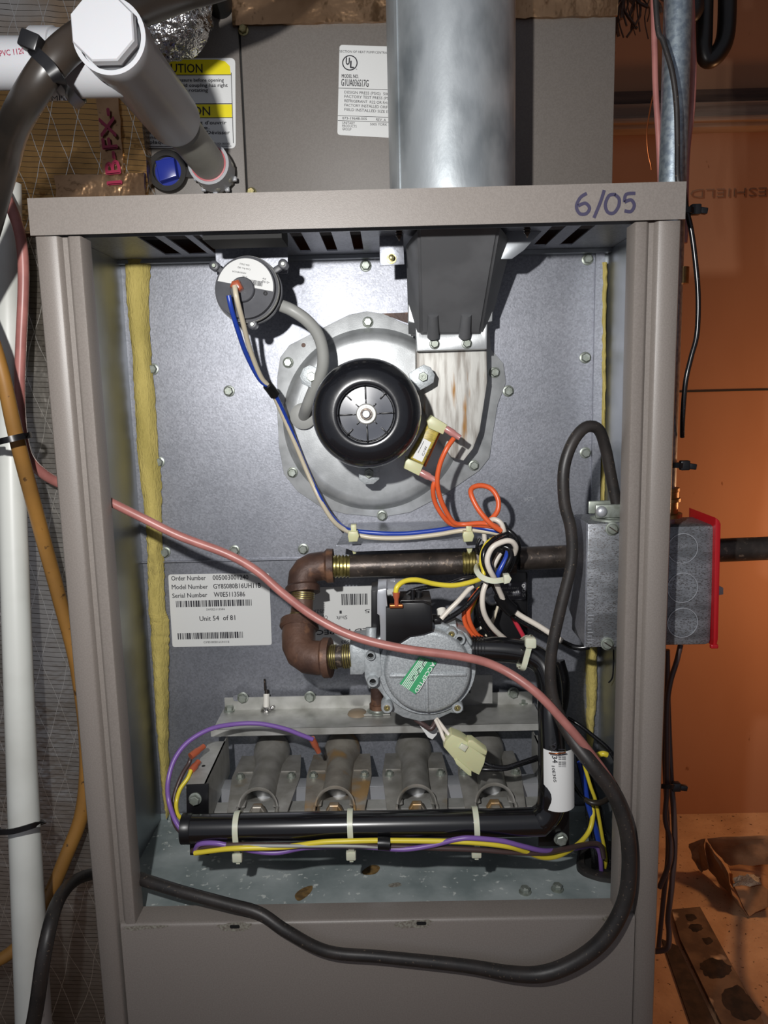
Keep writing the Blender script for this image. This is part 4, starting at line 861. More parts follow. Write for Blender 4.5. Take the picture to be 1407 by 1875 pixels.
for px, py, hole in ((827, 1161, 0), (842, 1171, 1), (709, 1296, 0), (838, 1296, 0), (683, 1248, 1), (679, 1201, 1)):
    c = at(px, py, .050); q = 11 if px != 679 else 9; bm = NB(); lathe(bm, c, FR, [(-.012, q*sv), (0, q*sv), (.001, (q-1.5)*sv), (.001, 6*sv), (-.004, 6*sv), (-.004, 0)], 28); e = obj('boss', bm, 'cast', gv, 40)
    if not hole: bm = NB(); lathe(bm, c+Vector((0, .003, 0)), FR, [(0, 6.5*sv), (.0035, 6.5*sv), (.004, 5*sv), (.004, 2.4*sv), (.002, 2.4*sv), (.002, 0)], 24); obj('boss_screw', bm, 'zinc_yellow', e, 30)
    else: bm = NB(); lathe(bm, c+Vector((0, .003, 0)), FR, [(0, 5.8*sv), (.0004, 0)], 20); obj('boss_hole', bm, 'dark_hole', e)
bm = NB(); cyl(bm, at(679, 1175, .056), at(680, 1149, .058), 10*sv, 24); obj('port_cap', bm, 'cast', gv, 40)
# green sticker
Yk = yF-.0026
bm = NB(); plate(bm, [(768, 1203), (801, 1212), (761, 1271), (732, 1252)], Yk, .0006); st = obj('sticker', bm, 'green', gv)
bm = NB(); text(bm, 'ACCEPTED', (792, 1212), (759, 1266), 7.5, Yk-.0002, .02)
for k in range(6): o_ = k*2.5; rect(bm, (769.5+o_, 1206+o_*.35), (735.5+o_, 1255+o_*.62), 1.3, Yk-.0002)
obj('lettering', bm, 'white_ink', st)
bm = NB(); stroke(bm, [(779, 1208), (774, 1217), (778, 1222)], 1.3, Yk-.0004); stroke(bm, [(771, 1222), (765, 1227), (768, 1233), (763, 1237)], 1.2, Yk-.0004); stroke(bm, [(760, 1236), (756, 1240), (758, 1246), (752, 1246)], 1.2, Yk-.0004); obj('handwriting', bm, 'ink', st)
# solenoid head
bm = NB(); plate(bm, [(707, 1112), (735, 1112), (735, 1104), (776, 1103), (790, 1108), (793, 1156), (776, 1162), (750, 1166), (728, 1180), (707, 1178)], .040, .034, .0008); obj('solenoid_box', bm, 'black', gv, 40)
bm = NB(); box2(bm, at(727, 1100, .05).x, at(790, 1100, .05).x, .046, .075, at(760, 1100, .05).z-ZT-.002, at(760, 1096, .05).z-ZT, .001); obj('solenoid_top', bm, 'black_dusty', gv, 40)
bm = NB(); cyl(bm, at(756, 1102, .048), at(756, 1079, .048), .0018, 14); cyl(bm, at(766, 1100, .055), at(768, 1083, .055), .003, 14); obj('post', bm, 'black', gv, 40)
bm = NB(); plate(bm, [(692, 1080), (708, 1078), (708, 1090), (710, 1110), (708, 1178), (697, 1178), (696, 1128), (691, 1124), (691, 1088)], .043, .030, .0005); box2(bm, at(692, 1080, .05).x, at(742, 1080, .05).x, .052, .085, at(710, 1079, .05).z-ZT-.0008, at(710, 1079, .05).z-ZT); obj('steel_bracket', bm, 'bright', gv, 30)
bm = NB(); plate(bm, [(680, 1082), (692, 1080), (696, 1172), (686, 1172), (680, 1150)], .060, .028, .001); obj('coil_side', bm, 'black', gv, 40)
bm = NB(); plate(bm, [(706, 1066), (724, 1064), (725, 1072), (724, 1078), (707, 1078)], .075, .010, .0006); obj('top_tab', bm, 'bright', gv, 30)
bm = NB(); plate(bm, [(794, 1134), (808, 1134), (808, 1143), (796, 1144)], .052, .012, .0006); obj('connector_block', bm, 'black', gv, 40)
bm = NB(); cyl(bm, at(811, 1131, .07), at(808, 1116, .075), .0042, 16); obj('knob', bm, 'ceramic', gv, 50)
# pressure tap fitting below
pt = thing('pilot_fitting', 'small brown brass fitting on flanged washer left under valve', 'fitting')
p = atz(692, 1303, -.4384); bm = NB(); cyl(bm, p+Vector((0, 0, .006)), p+Vector((-.0005, 0, .030)), .0062, 24); cyl(bm, p, p+Vector((0, 0, .008)), .0078, 24); obj('stem', bm, 'iron', pt, 40)
p = atz(692, 1303, -.4384); bm = NB(); lathe(bm, Vector((p.x, p.y, ZT-.4384)), (0, 0, 1), [(0, .0105), (.0012, .0105), (.002, .0085), (.0035, .008)], 32); obj('washer', bm, 'zinc', pt, 40)
bm = NB(); box(bm, Vector((p.x-.001, p.y+.002, ZT-.4384+.0006)), (.026, .022, .0012)); obj('flange', bm, 'rack', pt, 30)
bm = NB(); plate(bm, [(862, 1236), (902, 1236), (902, 1288), (884, 1288), (862, 1280)], .125, .001); one('baffle_plate', 'small dim sheet baffle standing right of valve lid behind rack', 'plate', bm, 'rack')

# ======================= MANIFOLD =======================
mf = thing('gas_manifold', 'glossy black burner manifold pipe bending up to the gas valve', 'pipe')
rm = .0112; Ym = .015
a, b = at(335, 1517, Ym), at(960, 1506, Ym); zc_ = (a.z+b.z)/2; a.z = b.z = zc_
top = [at(1008, 1478, Ym), at(1012, 1440, Ym), at(1012, 1380, .025), at(1008, 1300, .035), at(1006, 1250, .045)]
P = [a, a.lerp(b, .5), b, Vector((at(992, 1500, Ym).x, Ym, zc_+.003))]+top+[at(994, 1215, .052), at(965, 1197, .056), at(925, 1190, .058), at(864, 1188, .060)]
bm = NB(); tube(bm, P, rm, 28, 8, scale=[1]*4+[1, .98, .95, .9, .88, .9, .92, .92, .92]); obj('pipe', bm, 'black_gloss', mf, 60)
bm = NB(); lathe(bm, a+Vector((-.0002, 0, 0)), (1, 0, 0), [(0, rm*.8), (0, rm*1.06), (.007, rm*1.06), (.008, rm)], 32); obj('end_cap', bm, 'black', mf, 40)
obj('pipe_thread', threads(NB(), at(862, 1188, .060), at(886, 1189, .060), rm*.95, 4), 'black_gloss', mf, 40)
# brackets of the manifold
bm = NB(); plate(bm, [(341, 1438), (382, 1436), (382, 1500), (342, 1500)], .032, .0015, .0003); plate(bm, [(347, 1530), (383, 1530), (383, 1566), (348, 1566)], .028, .0015, .0003); e = obj('left_bracket', bm, 'black', mf, 30); obj('bolt', bolt(NB(), at(358, 1462, .032), FR, .0042), 'zinc', e, 30)
bm = NB(); plate(bm, [(986, 1346), (1000, 1346), (1003, 1410), (1043, 1460), (1043, 1550), (987, 1550)], .032, .0015, .0003); e = obj('right_bracket', bm, 'black', mf, 30); obj('bolt', bolt(NB(), at(1027, 1535, .032), FR, .0046), 'zinc', e, 30)
# sticker wrapped on the riser
def wrapped(bm, py0, py1, pts, off=.0004, n=9, m=8, a0=-1.35, a1=1.35):
    rows = []
    for j in range(m+1):
        t = j/m; c = pts[0].lerp(pts[1], t); rows.append([bm.verts.new(c+Vector((math.sin(a0+(a1-a0)*i/n)*(rm+off), -math.cos(a0+(a1-a0)*i/n)*(rm+off), 0))) for i in range(n+1)])
    for r0, r1 in zip(rows, rows[1:]):
        for i in range(n): bm.faces.new((r0[i], r0[i+1], r1[i+1], r1[i]))
    return bm
q0, q1 = at(1019, 1362, .019), at(1020, 1470, Ym)
tag_ = obj('barcode_sticker', wrapped(NB(), 0, 0, (q0, q1), .0026, 12, 10, -1.0, 1.15), 'paper', mf, 60)
bm = NB(); Yx = Ym-rm-.0032
qx = (q0.x+q1.x)/2
text(bm, 'YX134', (1012, 1366), (1015, 1402), 9, Yx, .02); text(bm, '10E305', (1013, 1408), (1016, 1436), 5, Yx, .015)
for k in range(11): rect(bm, (1025, 1378+k*3), (1039, 1379+k*3), (1.5, .8, 1.9)[k % 3], Yx)
for v in bm.verts:
    t_ = (v.co.z-q0.z)/(q1.z-q0.z); qc = q0.lerp(q1, t_); dx_ = max(-.95, min(.95, (v.co.x-qc.x)/(rm+.0028))); v.co.y = qc.y-(rm+.0029)*math.sqrt(1-dx_*dx_)
obj('lettering', bm, 'ink', tag_)
# cable ties on the manifold
def loop_tie(lab, px, w=.0044, drop=.0095):
    c = at(px, 1510, Ym); c.z = zc_; t = thing('cable_tie', lab, 'cable tie', 'cream cable ties'); n = 36; P = []
    for k in range(n):
        an = 2*PI*k/n; z = math.sin(an)*(rm+.0012); y = -math.cos(an)*(rm+.0012)
        if z < 0: z = z*(1+drop/rm)
        P.append(Vector((c.x-math.sin(an)*.0004, Ym+y, zc_+z)))
    bm = NB(); sweep(bm, P, [(-w/2, -.0006), (w/2, -.0006), (w/2, .0006), (-w/2, .0006)], True, (1, 0, 0)); obj('band', bm, 'nylon', t, 50)
    zb = zc_-rm-drop; bm = NB(); box(bm, Vector((c.x-.0002, Ym-.007, zb)), (.0078, .0058, .0072), None, .0009); box(bm, Vector((c.x, Ym-.007, zb-.0045)), (.003, .0014, .003)); obj('head', bm, 'nylon', t, 40)
loop_tie('cream cable tie on left part of black manifold', 436); loop_tie('cream cable tie at the middle of black manifold', 643); loop_tie('cream cable tie on right part of black manifold', 871)
# ======================= BURNER RACK AND BURNERS =======================
rk = thing('burner_rack', 'bare metal burner rack with top shelf and slotted back flange', 'rack')
zr = -.4390; xl_, xr_ = at(412, 1295, .16).x, at(975, 1290, .16).x
bm = NB(); box2(bm, xl_, xr_, .160, .1615, zr, zr+.0125); box2(bm, xl_-.002, xr_+.002, .116, .1615, zr-.0010, zr); box2(bm, xl_-.004, xr_+.004, .1155, .1165, zr-.0065, zr)
obj('top_shelf', bm, 'rack', rk, 30)
for i, (px, py) in enumerate(((445, 1277), (568, 1275), (940, 1268))): obj('bolt', bolt(NB(), at(px, py, .160), FR, .0044), 'zinc', rk, 30)
for i, (px, py) in enumerate(((420, 1302), (958, 1287))): obj('bolt', bolt(NB(), atz(px, py, zr), (0, 0, 1), .0042), 'zinc', rk, 30)
bm = NB(); plate(bm, rrect(427, 1273, 442, 1284, 5), .1592, .0005); obj('slot', bm, 'galv_low', rk)
bm = NB()
for q in (at(395, 1336, .115), ): pass
box2(bm, xl_-.0065, xl_+.0085, .034, .117, zr-.0130, zr-.0120); box2(bm, xl_+.0075, xl_+.0085, .034, .13, zr-.0500, zr-.0120); obj('side_rail', bm, 'rack', rk, 30)
bm = NB(); p = at(373, 1407, .07); lathe(bm, Vector((p.x, p.y, ZT+zr-.0120)), (0, 0, 1), [(0, .0016), (.0002, .0016), (.0002, 0)], 16); obj('rail_hole', bm, 'dark_hole', rk)
bm = NB(); box2(bm, xr_-.006, xr_+.008, .034, .117, zr-.0130, zr-.0120); box2(bm, xr_-.006, xr_-.005, .034, .13, zr-.0500, zr-.0120); obj('side_rail', bm, 'rack', rk, 30)
zb_ = -.4830
bm = NB(); box2(bm, xl_+.008, xr_-.006, .092, .0935, zb_-.020, zb_-.0022); box2(bm, xl_+.008, xr_-.006, .092, .110, zb_-.0030, zb_-.0020, .0004); obj('cross_bar', bm, 'bright', rk, 30)
bm = NB(); box2(bm, xl_+.008, xr_-.006, .060, .0615, zb_-.016, zb_-.0050); box2(bm, xl_+.008, xr_-.006, .0615, .075, zb_-.0062, zb_-.0050); obj('cross_bar', bm, 'rack', rk, 30)
bm = NB(); lathe(bm, atz(655, 1307, zr)+Vector((0, 0, -.0005)), (0, 0, 1), [(0, .010), (.0025, .0085), (.004, .004), (.0042, 0)], 20); one('sealant_blob', 'brown dried sealant blob on the rack shelf, left of valve', 'sealant', bm, 'silicone', smooth=60)
sp = thing('flame_sensor', 'white ceramic sensor rod standing in a chrome clip on rack', 'sensor')
p = atz(488, 1301, zr); bm = NB(); cyl(bm, p+Vector((0, 0, .003)), p+Vector((.0002, .004, .0155)), .0030, 20); obj('ceramic_body', bm, 'ceramic', sp, 40)
bm = NB(); cyl(bm, p+Vector((.0002, .004, .0150)), p+Vector((.0004, .005, .0195)), .0019, 14); cyl(bm, p+Vector((-.0012, .005, .0185)), p+Vector((-.0014, .006, .0300)), .0009, 8); obj('rod', bm, 'black_iron', sp, 40)
bm = NB(); lathe(bm, p+Vector((0, -.001, 0)), (0, -.1, 1), [(0, .0055), (.002, .0052), (.0045, .0030)], 20); box(bm, p+Vector((.005, .002, .002)), (.007, .004, .003), Matrix.Rotation(-.5, 3, 'Y'), .0008); obj('clip', bm, 'foil_crinkle', sp, 50)
def burner(pxb, pxf, lab, m, tl_=0, hb=.030, hf=.0245, skew=0):
    t = thing('burner', lab, 'burner', 'row of four burners')
    xb, xf = at(pxb, 1370, .165).x, at(pxf, 1476, .048).x; z = ZT+zb_; dx = xf-xb
    X = lambda y: xb+(xf-xb)*(.165-y)/(.165-.045)
    yf, ybk = .044, .152; rt = .0128
    def hw(y): return hf+(hb-hf)*(y-yf)/(.11-yf) if y < .11 else hb
    bm = NB(); yn = .0545
    for sg in (-1, 1):
        bm2 = [(X(yf)+sg*(rt+.0035), yf), (X(yf)+sg*hw(yf), yf), (X(.11)+sg*hw(.11), .11), (X(.122)+sg*hb*.98, .122), (X(ybk)+sg*hb*.92, ybk), (X(ybk)+sg*.014, ybk), (X(.125)+sg*.0120, .125), (X(.06)+sg*.0120, .060), (X(.058)+sg*(rt+.0035), .058)]
        q = [Vector((x, y, z)) for x, y in bm2]; prism(bm, q if sg > 0 else q[::-1], (0, 0, -.0014), .0003)
        box(bm, (X(.118)+sg*.020, .118, z+.0005), (.014, .0018, .0014), None, .0004)
    obj('flange_plate', bm, m, t, 40)
    # tube: venturi body lofted along its length
    sec = [(.168, .0165), (.158, .0180), (.150, .0172), (.142, .0150), (.134, .0131), (.120, .0124), (.090, .0124), (.072, .0130), (.060, .0150), (.0555, .0172)]
    bm = NB(); rings = []; n = 18
    for y, r in sec: rings.append([bm.verts.new((X(y)+math.cos(PI*k/n)*r, y+(-.004 if y < .056 else 0)*math.sin(PI*k/n)*-1, z+math.sin(PI*k/n)*r)) for k in range(n+1)])
    inn = [[bm.verts.new((X(y)+math.cos(PI*k/n)*(r-.0012), y+(-.004 if y < .056 else 0)*math.sin(PI*k/n)*-1, z+math.sin(PI*k/n)*(r-.0012))) for k in range(n+1)] for y, r in sec]
    for g in (rings, inn):
        for r0, r1 in zip(g, g[1:]):
            for k in range(n): bm.faces.new((r0[k], r0[k+1], r1[k+1], r1[k]))
    for k in range(n): bm.faces.new((rings[-1][k], rings[-1][k+1], inn[-1][k+1], inn[-1][k])); bm.faces.new((rings[0][k], rings[0][k+1], inn[0][k+1], inn[0][k]))
    obj('venturi_tube', bm, m, t, 50)
    bm = NB(); rings = []      # lower half: shallow trough under the mouth
    for y, r in [(.165, .016), (.145, .015), (.12, .0118), (.08, .0118), (.055, .0150), (.044, .0150)]: rings.append([bm.verts.new((X(y)+math.cos(PI+PI*k/n)*r, y, z-.0002+math.sin(PI+PI*k/n)*r)) for k in range(n+1)])
    for r0, r1 in zip(rings, rings[1:]):
        for k in range(n): bm.faces.new((r0[k], r0[k+1], r1[k+1], r1[k]))
    obj('lower_shell', bm, m, t, 50)
    bm = NB()
    for sg in (-1, 1): box(bm, (X(.05)+sg*(rt+.0042), .050, z+.0012), (.0022, .0065, .0040), None, .0005)
    obj('mouth_tab', bm, m, t, 40)
    bm = NB(); lathe(bm, (X(.03), .0255, z+.0005), (0, 1, 0), [(0, .0062), (.020, .0062), (.0205, .0070), (.026, .0070), (.030, .0045), (.030, .0012)], 6); obj('gas_orifice', bm, 'burner_rust', t, 30)
    for sg in (-1, 1): obj('screw', bolt(NB(), Vector((X(.108)+sg*.0235, .108, z)), (0, 0, 1), .0034, .0032, ph=sg), 'zinc', t, 30)
    return t
b1 = burner(500, 470, 'leftmost of the four burners, under the purple wire', 'burner', hb=.0315, hf=.0250)
b2 = burner(628, 612, 'rust-stained burner, second from the left', 'burner_rust', hb=.0300, hf=.0250)
b3 = burner(757, 764, 'clean dark burner, third from left, left of nylon connector', 'burner', hb=.0300, hf=.0250)
b4 = burner(888, 908, 'rightmost of the four burners, behind the nylon connector', 'burner', hb=.0290, hf=.0250)

# ======================= INNER JUNCTION BOX =======================
jb = thing('junction_box', 'galvanized steel junction box with ruler-like edge marks inside right post', 'electrical box')
Yz = .032
f = [(1062, 955), (1185, 957), (1185, 1185), (1060, 1187)]
bm = NB(); x0_, x1_ = at(1074, 1100, Yz).x, W-.0025; z1_, z0_ = at(1100, 958, Yz).z-ZT, at(1100, 1186, Yz).z-ZT
box2(bm, x0_, x1_, Yz, .078, z0_, z1_, .0015); obj('body', bm, 'box_steel', jb, 40)
bm = NB(); prism(bm, [Vector((x0_-.0005, Yz+.001, ZT+z0_+.0005)), Vector((x0_-.0005, Yz+.001, ZT+z1_)), Vector((x0_-.003, .088, ZT+z1_)), Vector((x0_-.003, .088, ZT+z0_+.024)), Vector((x0_-.001, .050, ZT+z0_+.004))], (.0009, 0, 0)); obj('side_wing', bm, 'galv', jb, 30)
bm = NB(); R = random.Random(6)
for k in range(34):
    z = z1_-.004-(z1_-z0_-.008)*k/33; box2(bm, x0_+.0015, x0_+.0015+R.uniform(.0025, .005), Yz-.0002, Yz+.0001, z, z+.0004)
obj('embossed_tick', bm, 'bright', jb); bpy.data.objects['embossed_tick']['kind'] = 'stuff'
for px, py in ((1121, 968), (1112, 1178)):
    c = at(px, py, Yz); bm = NB(); lathe(bm, c, FR, [(0, .0052), (.0012, .0052), (.0014, .0042), (.0030, .0040), (.0038, .0032), (.0038, 0)], 24); e = obj('screw', bm, 'zinc', jb, 30)
    bm = NB(); box(bm, c+Vector((0, -.0038, 0)), (.0075, .0005, .0009), Matrix.Rotation(.6, 3, 'Y')); obj('slot', bm, 'black_iron', e)
kx, ky = at(1120, 940, .045), 0
bm = NB(); zt_ = ZT+z1_; lathe(bm, Vector((at(1120, 950, .045).x, .050, zt_)), (0, 0, 1), [(0, .015), (.0015, .015), (.002, .012), (.003, .0115)], 36); obj('clamp_ring', bm, 'zinc', jb, 40)
cc = thing('cable_clamp', 'zinc two-screw cord clamp on top of the junction box', 'clamp')
xk = at(1120, 950, .045).x
bm = NB(); box(bm, (xk, .037, zt_+.0085), (.030, .0030, .0105), None, .0012); box(bm, (xk+.001, .058, zt_+.0085), (.032, .0030, .0105), None, .0012); obj('clamp_bar', bm, 'zinc', cc, 40)
for sg in (-1, 1):
    bm = NB(); lathe(bm, (xk+sg*.0105, .0355, zt_+.0085), FR, [(0, .0044), (.0015, .0040), (.0028, .0024), (.003, 0)], 20); obj('clamp_screw', bm, 'bright', cc, 50)
# relay / control box behind wires
cb = thing('ignition_control', 'black ignition control box on back wall behind the wire bundle', 'control module')
bm = NB(); plate(bm, rrect(868, 1046, 967, 1196, 6), .140, .030, .001); obj('housing', bm, 'black', cb, 40)
bm = NB(); plate(bm, quad((895, 1068), (964, 1066), (963, 1098), (895, 1100), 3), .1396, .0004); l3 = obj('label', bm, 'ink_grey', cb)
bm = NB(); text(bm, '005', (956, 1069), (957, 1093), 6, .1392, .01); text(bm, 'MADE IN U.S.A', (950, 1075), (918, 1076), 3.5, .1392); text(bm, '1097-203B', (950, 1082), (915, 1083), 3.5, .1392); text(bm, 'IGNITION', (953, 1089), (930, 1089), 3, .1392); obj('lettering', bm, 'paper_dim', l3)
bm = NB(); lathe(bm, at(901, 1094, .125), FR, [(0, .0068), (.004, .0064), (.006, .0045), (.006, .003), (.003, .003), (.003, 0)], 20); one('wing_nut', 'shiny metal spark terminal stud behind the wire bundle', 'terminal', bm, 'bright', smooth=40)
bm = NB(); box(bm, at(897, 1078, .122), (.007, .004, .010), Matrix.Rotation(.3, 3, 'Y'), .001); o = obj('stud_tab', bm, 'bright', cb)
# ======================= WIRES =======================
def wire(lab, pts, m, r=.0019, group='furnace wires', name='wire', n=10):
    bm = NB(); tube(bm, pts3(pts), r, n, 6); return one(name, lab, 'wire', bm, m, group, 60)
wire('white wire from pressure switch along the tray to wire bundle', [(430, 524, .058), (434, 548, .056), (445, 590, .07), (458, 640, .09), (478, 690, .11), (497, 714, .12), (520, 765, .135), (545, 822, .142), (566, 872, .144), (588, 918, .14), (612, 955, .125), (640, 974, .105), (680, 984, .100), (740, 985, .100), (800, 979, .100), (850, 971, .100), (890, 973, .095), (930, 980, .09)], 'wire_cream', .0021)
wire('blue wire from pressure switch along the tray to wire bundle', [(419, 541, .062), (424, 565, .064), (436, 605, .076), (452, 650, .094), (476, 695, .112), (500, 716, .12), (525, 768, .136), (553, 838, .144), (575, 888, .144), (600, 935, .136), (625, 962, .120), (645, 971, .104), (690, 976, .101), (740, 977, .101), (800, 971, .101), (850, 963, .101), (875, 965, .095), (915, 973, .09)], 'wire_blue', .0020)
bm = NB(); tube(bm, pts3([(490, 705, .1155), (497, 714, .119), (504, 724, .122)]), .0044, 12); one('wire_tape', 'black tape wrap holding blue and white wires left of inducer', 'tape', bm, 'black', smooth=50)
# capacitor leads
def term(lab, a, b, m='terminal_pink'):
    bm = NB(); A, B = at(*a), at(*b); d = (B-A); L = d.length; lathe(bm, A, d, [(0, .0030), (L*.5, .0032), (L*.6, .0026), (L, .0024)], 18); one('wire_terminal', lab, 'wire terminal', bm, m, 'insulated wire terminals', 50)
term('pink clear terminal on upper end of motor winding', (817, 785, .085), (843, 802, .082)); term('pink clear terminal on lower end of motor winding', (771, 865, .085), (799, 880, .082))
wire('orange wire from upper motor terminal down to wire tray', [(831, 803, .080), (818, 822, .077), (806, 850, .078), (801, 880, .08), (806, 910, .085), (818, 938, .09), (832, 957, .094), (850, 960, .095), (880, 958, .09), (905, 962, .085), (918, 972, .085)], 'wire_orange', .0021)
wire('orange wire from lower motor terminal down to wire tray', [(797, 880, .082), (793, 895, .083), (797, 920, .088), (812, 946, .092), (828, 960, .096), (850, 961, .098), (880, 962, .092), (905, 965, .088), (920, 974, .086)], 'wire_orange', .0020)
wire('orange wire making the open loop above the wire bundle', [(918, 972, .078), (898, 958, .076), (876, 932, .078), (863, 905, .082), (866, 893, .086), (882, 889, .088), (900, 895, .088), (912, 913, .086), (912, 934, .084), (900, 950, .086), (885, 958, .09)], 'wire_orange', .0022)
# bundle
wire('white wire curling over the top of wire bundle', [(893, 956, .085), (905, 951, .080), (918, 958, .078), (924, 975, .080), (926, 990, .09)], 'wire_white', .0021)
wire('white wire standing vertically behind left side of wire bundle', [(887, 975, .10), (888, 990, .10), (890, 1010, .10)], 'wire_white', .0021)
wire('yellow wire looping out of bundle to the solenoid terminal', [(908, 985, .072), (893, 995, .068), (884, 1012, .066), (882, 1030, .066), (886, 1045, .066), (882, 1058, .064), (862, 1066, .060), (830, 1072, .056), (795, 1069, .052), (765, 1062, .046), (742, 1064, .042), (728, 1074, .038), (725, 1086, .038)], 'wire_yellow', .0021)
wire('thick white wire looping through bundle then down to the taped joint', [(942, 1014, .064), (945, 1002, .058), (938, 992, .054), (925, 991, .052), (905, 1000, .050), (895, 1015, .050), (893, 1030, .050), (898, 1045, .052), (905, 1058, .056), (914, 1080, .064), (922, 1098, .07)], 'wire_white', .0023)
wire('blue wire inside the loop of the bundle', [(931, 1008, .066), (926, 1024, .062), (915, 1045, .060), (911, 1056, .062)], 'wire_blue', .0022)
wire('white wire crossing inside loop of the bundle', [(916, 1013, .074), (908, 1028, .072), (900, 1045, .070), (893, 1062, .068), (885, 1085, .066), (884, 1108, .066), (890, 1130, .070), (905, 1152, .076), (925, 1170, .084)], 'wire_white', .0023)
blk = [
 ('black wire forming outer left curve of the bundle', [(930, 978, .076), (905, 988, .070), (888, 1008, .064), (887, 1030, .062), (896, 1052, .064), (908, 1078, .070), (922, 1104, .078), (942, 1128, .085), (975, 1148, .085), (1010, 1165, .085), (1052, 1185, .07), (1080, 1184, .066)], .0024),
 ('black wire forming outer right curve of the bundle', [(926, 976, .082), (938, 985, .074), (945, 1000, .070), (940, 1025, .068), (930, 1045, .070), (912, 1062, .074), (890, 1075, .078), (878, 1098, .08), (882, 1130, .082), (900, 1160, .088), (915, 1176, .094)], .0024),
 ('black wire from bundle passing left to the solenoid top', [(900, 1050, .074), (880, 1056, .070), (850, 1060, .068), (820, 1070, .07), (790, 1074, .066), (760, 1080, .064), (745, 1088, .064)], .0020),
 ('black wire from bundle dropping left toward valve connector', [(898, 1064, .074), (880, 1080, .070), (860, 1104, .066), (838, 1122, .062), (812, 1138, .058)], .0022),
 ('printed black wire curving down behind white wire to the manifold', [(886, 1070, .082), (876, 1095, .084), (877, 1125, .088), (888, 1150, .092), (905, 1172, .098)], .0022),
 ('black wire packed in middle of the bundle loop', [(928, 984, .066), (910, 994, .060), (898, 1008, .058), (896, 1030, .058), (902, 1048, .060), (910, 1062, .066)], .0023),
 ('black wire on the inner right of the bundle loop', [(918, 1000, .062), (932, 1004, .060), (936, 1018, .060), (927, 1038, .060), (916, 1056, .064)], .0024),
 ('black wire entering top of the bundle from behind', [(924, 960, .088), (930, 970, .080), (941, 980, .078), (948, 992, .078), (950, 1008, .082), (944, 1030, .088)], .0022)]
for lab, p, r in blk: wire(lab, p, 'wire_black', r)
wire('short white wire from bundle down to valve connector', [(866, 1073, .066), (856, 1082, .064), (840, 1100, .060), (822, 1118, .058), (808, 1133, .056)], 'wire_white', .0021)
wire('left orange wire dropping from bundle to manifold end', [(878, 1078, .078), (862, 1100, .076), (851, 1120, .076), (852, 1140, .078), (864, 1160, .080), (882, 1170, .08), (900, 1173, .082)], 'wire_orange', .0020)
wire('right orange wire dropping from bundle to manifold end', [(882, 1080, .074), (867, 1100, .072), (858, 1120, .072), (862, 1142, .074), (874, 1162, .078), (890, 1171, .082)], 'wire_orange', .0020)
wire('yellow wire between the two orange wires below bundle', [(880, 1074, .080), (872, 1095, .080), (863, 1115, .082), (856, 1135, .082), (860, 1155, .082), (868, 1172, .082)], 'wire_yellow', .0019)
wire('grey wire arcing left out of the bundle top', [(880, 986, .085), (874, 1000, .085), (878, 1015, .088)], 'wire_black', .0016)
bm = NB(); tube(bm, pts3([(916, 1090, .072), (924, 1104, .075), (938, 1118, .078)]), .0058, 12); one('wire_tape', 'black tape wrapped around wires just below the bundle', 'tape', bm, 'black', smooth=50)
wire('white wire from tape joint running right to junction box', [(934, 1113, .078), (955, 1128, .078), (985, 1145, .076), (1013, 1163, .074), (1030, 1174, .07)], 'wire_white', .0024)
wire('red wire dropping behind bundle to the cable tie on manifold', [(938, 1125, .12), (946, 1142, .11), (956, 1160, .10), (964, 1176, .09)], 'wire_red', .0020)
wire('white wire stub under bundle near the control box', [(908, 1118, .12), (902, 1135, .12), (880, 1150, .118), (870, 1156, .118)], 'wire_white', .0014)
wire('pale wire stub beneath tape right of the white loop', [(912, 1110, .118), (906, 1130, .116), (898, 1150, .114), (890, 1165, .112)], 'wire_cream', .0013)
# big bundle tie
t = thing('cable_tie', 'cream cable tie cinching the thick wire bundle', 'cable tie', 'cream cable ties')
P = spline(pts3([(876, 1035, .066), (873, 1044, .056), (882, 1056, .048), (900, 1063, .044), (920, 1062, .045), (930, 1058, .055), (925, 1050, .085), (900, 1042, .092), (882, 1036, .08)]), 6, True)
bm = NB(); sweep(bm, P, [(-.0006, -.0022), (.0006, -.0022), (.0006, .0022), (-.0006, .0022)], True, (0, 1, 0)); obj('band', bm, 'nylon', t, 50)
bm = NB(); plate(bm, [(923, 1053), (933, 1052), (938, 1060), (934, 1068), (924, 1070)], .040, .006, .001); obj('head', bm, 'nylon', t, 40)
# tie on the upper manifold
t = thing('cable_tie', 'cream cable tie around manifold elbow right of the valve', 'cable tie', 'cream cable ties')
bm = NB(); A, B = at(971, 1178, .0405), at(958, 1224, .0405); d = (B-A).normalized()
P = spline([A, A.lerp(B, .5)+Vector((0, -.001, 0)), B, B+Vector((-.001, .012, -.002)), B.lerp(A, .5)+Vector((0, .030, 0)), A+Vector((.002, .012, .002))], 6, True)
sweep(bm, P, [(-.0006, -.0022), (.0006, -.0022), (.0006, .0022), (-.0006, .0022)], True, (0, 1, 0)); obj('band', bm, 'nylon', t, 50)
bm = NB(); plate(bm, rrect(963, 1169, 983, 1188, 4), .0365, .005, .0008); hd = obj('head', bm, 'nylon', t, 40)
# solenoid terminal
bm = NB(); A = at(726, 1084, .038); lathe(bm, A, (0, 0, -1), [(0, .0030), (.004, .0026), (.006, .0018), (.011, .0018)], 18); one('wire_terminal', 'orange-brown terminal on top of the black solenoid', 'wire terminal', bm, 'terminal', 'insulated wire terminals', 50)
bm = NB(); box(bm, at(726, 1109, .040), (.011, .006, .003), None, .0008); one('spade_tab', 'copper spade tab under terminal on the solenoid', 'terminal', bm, 'copper')
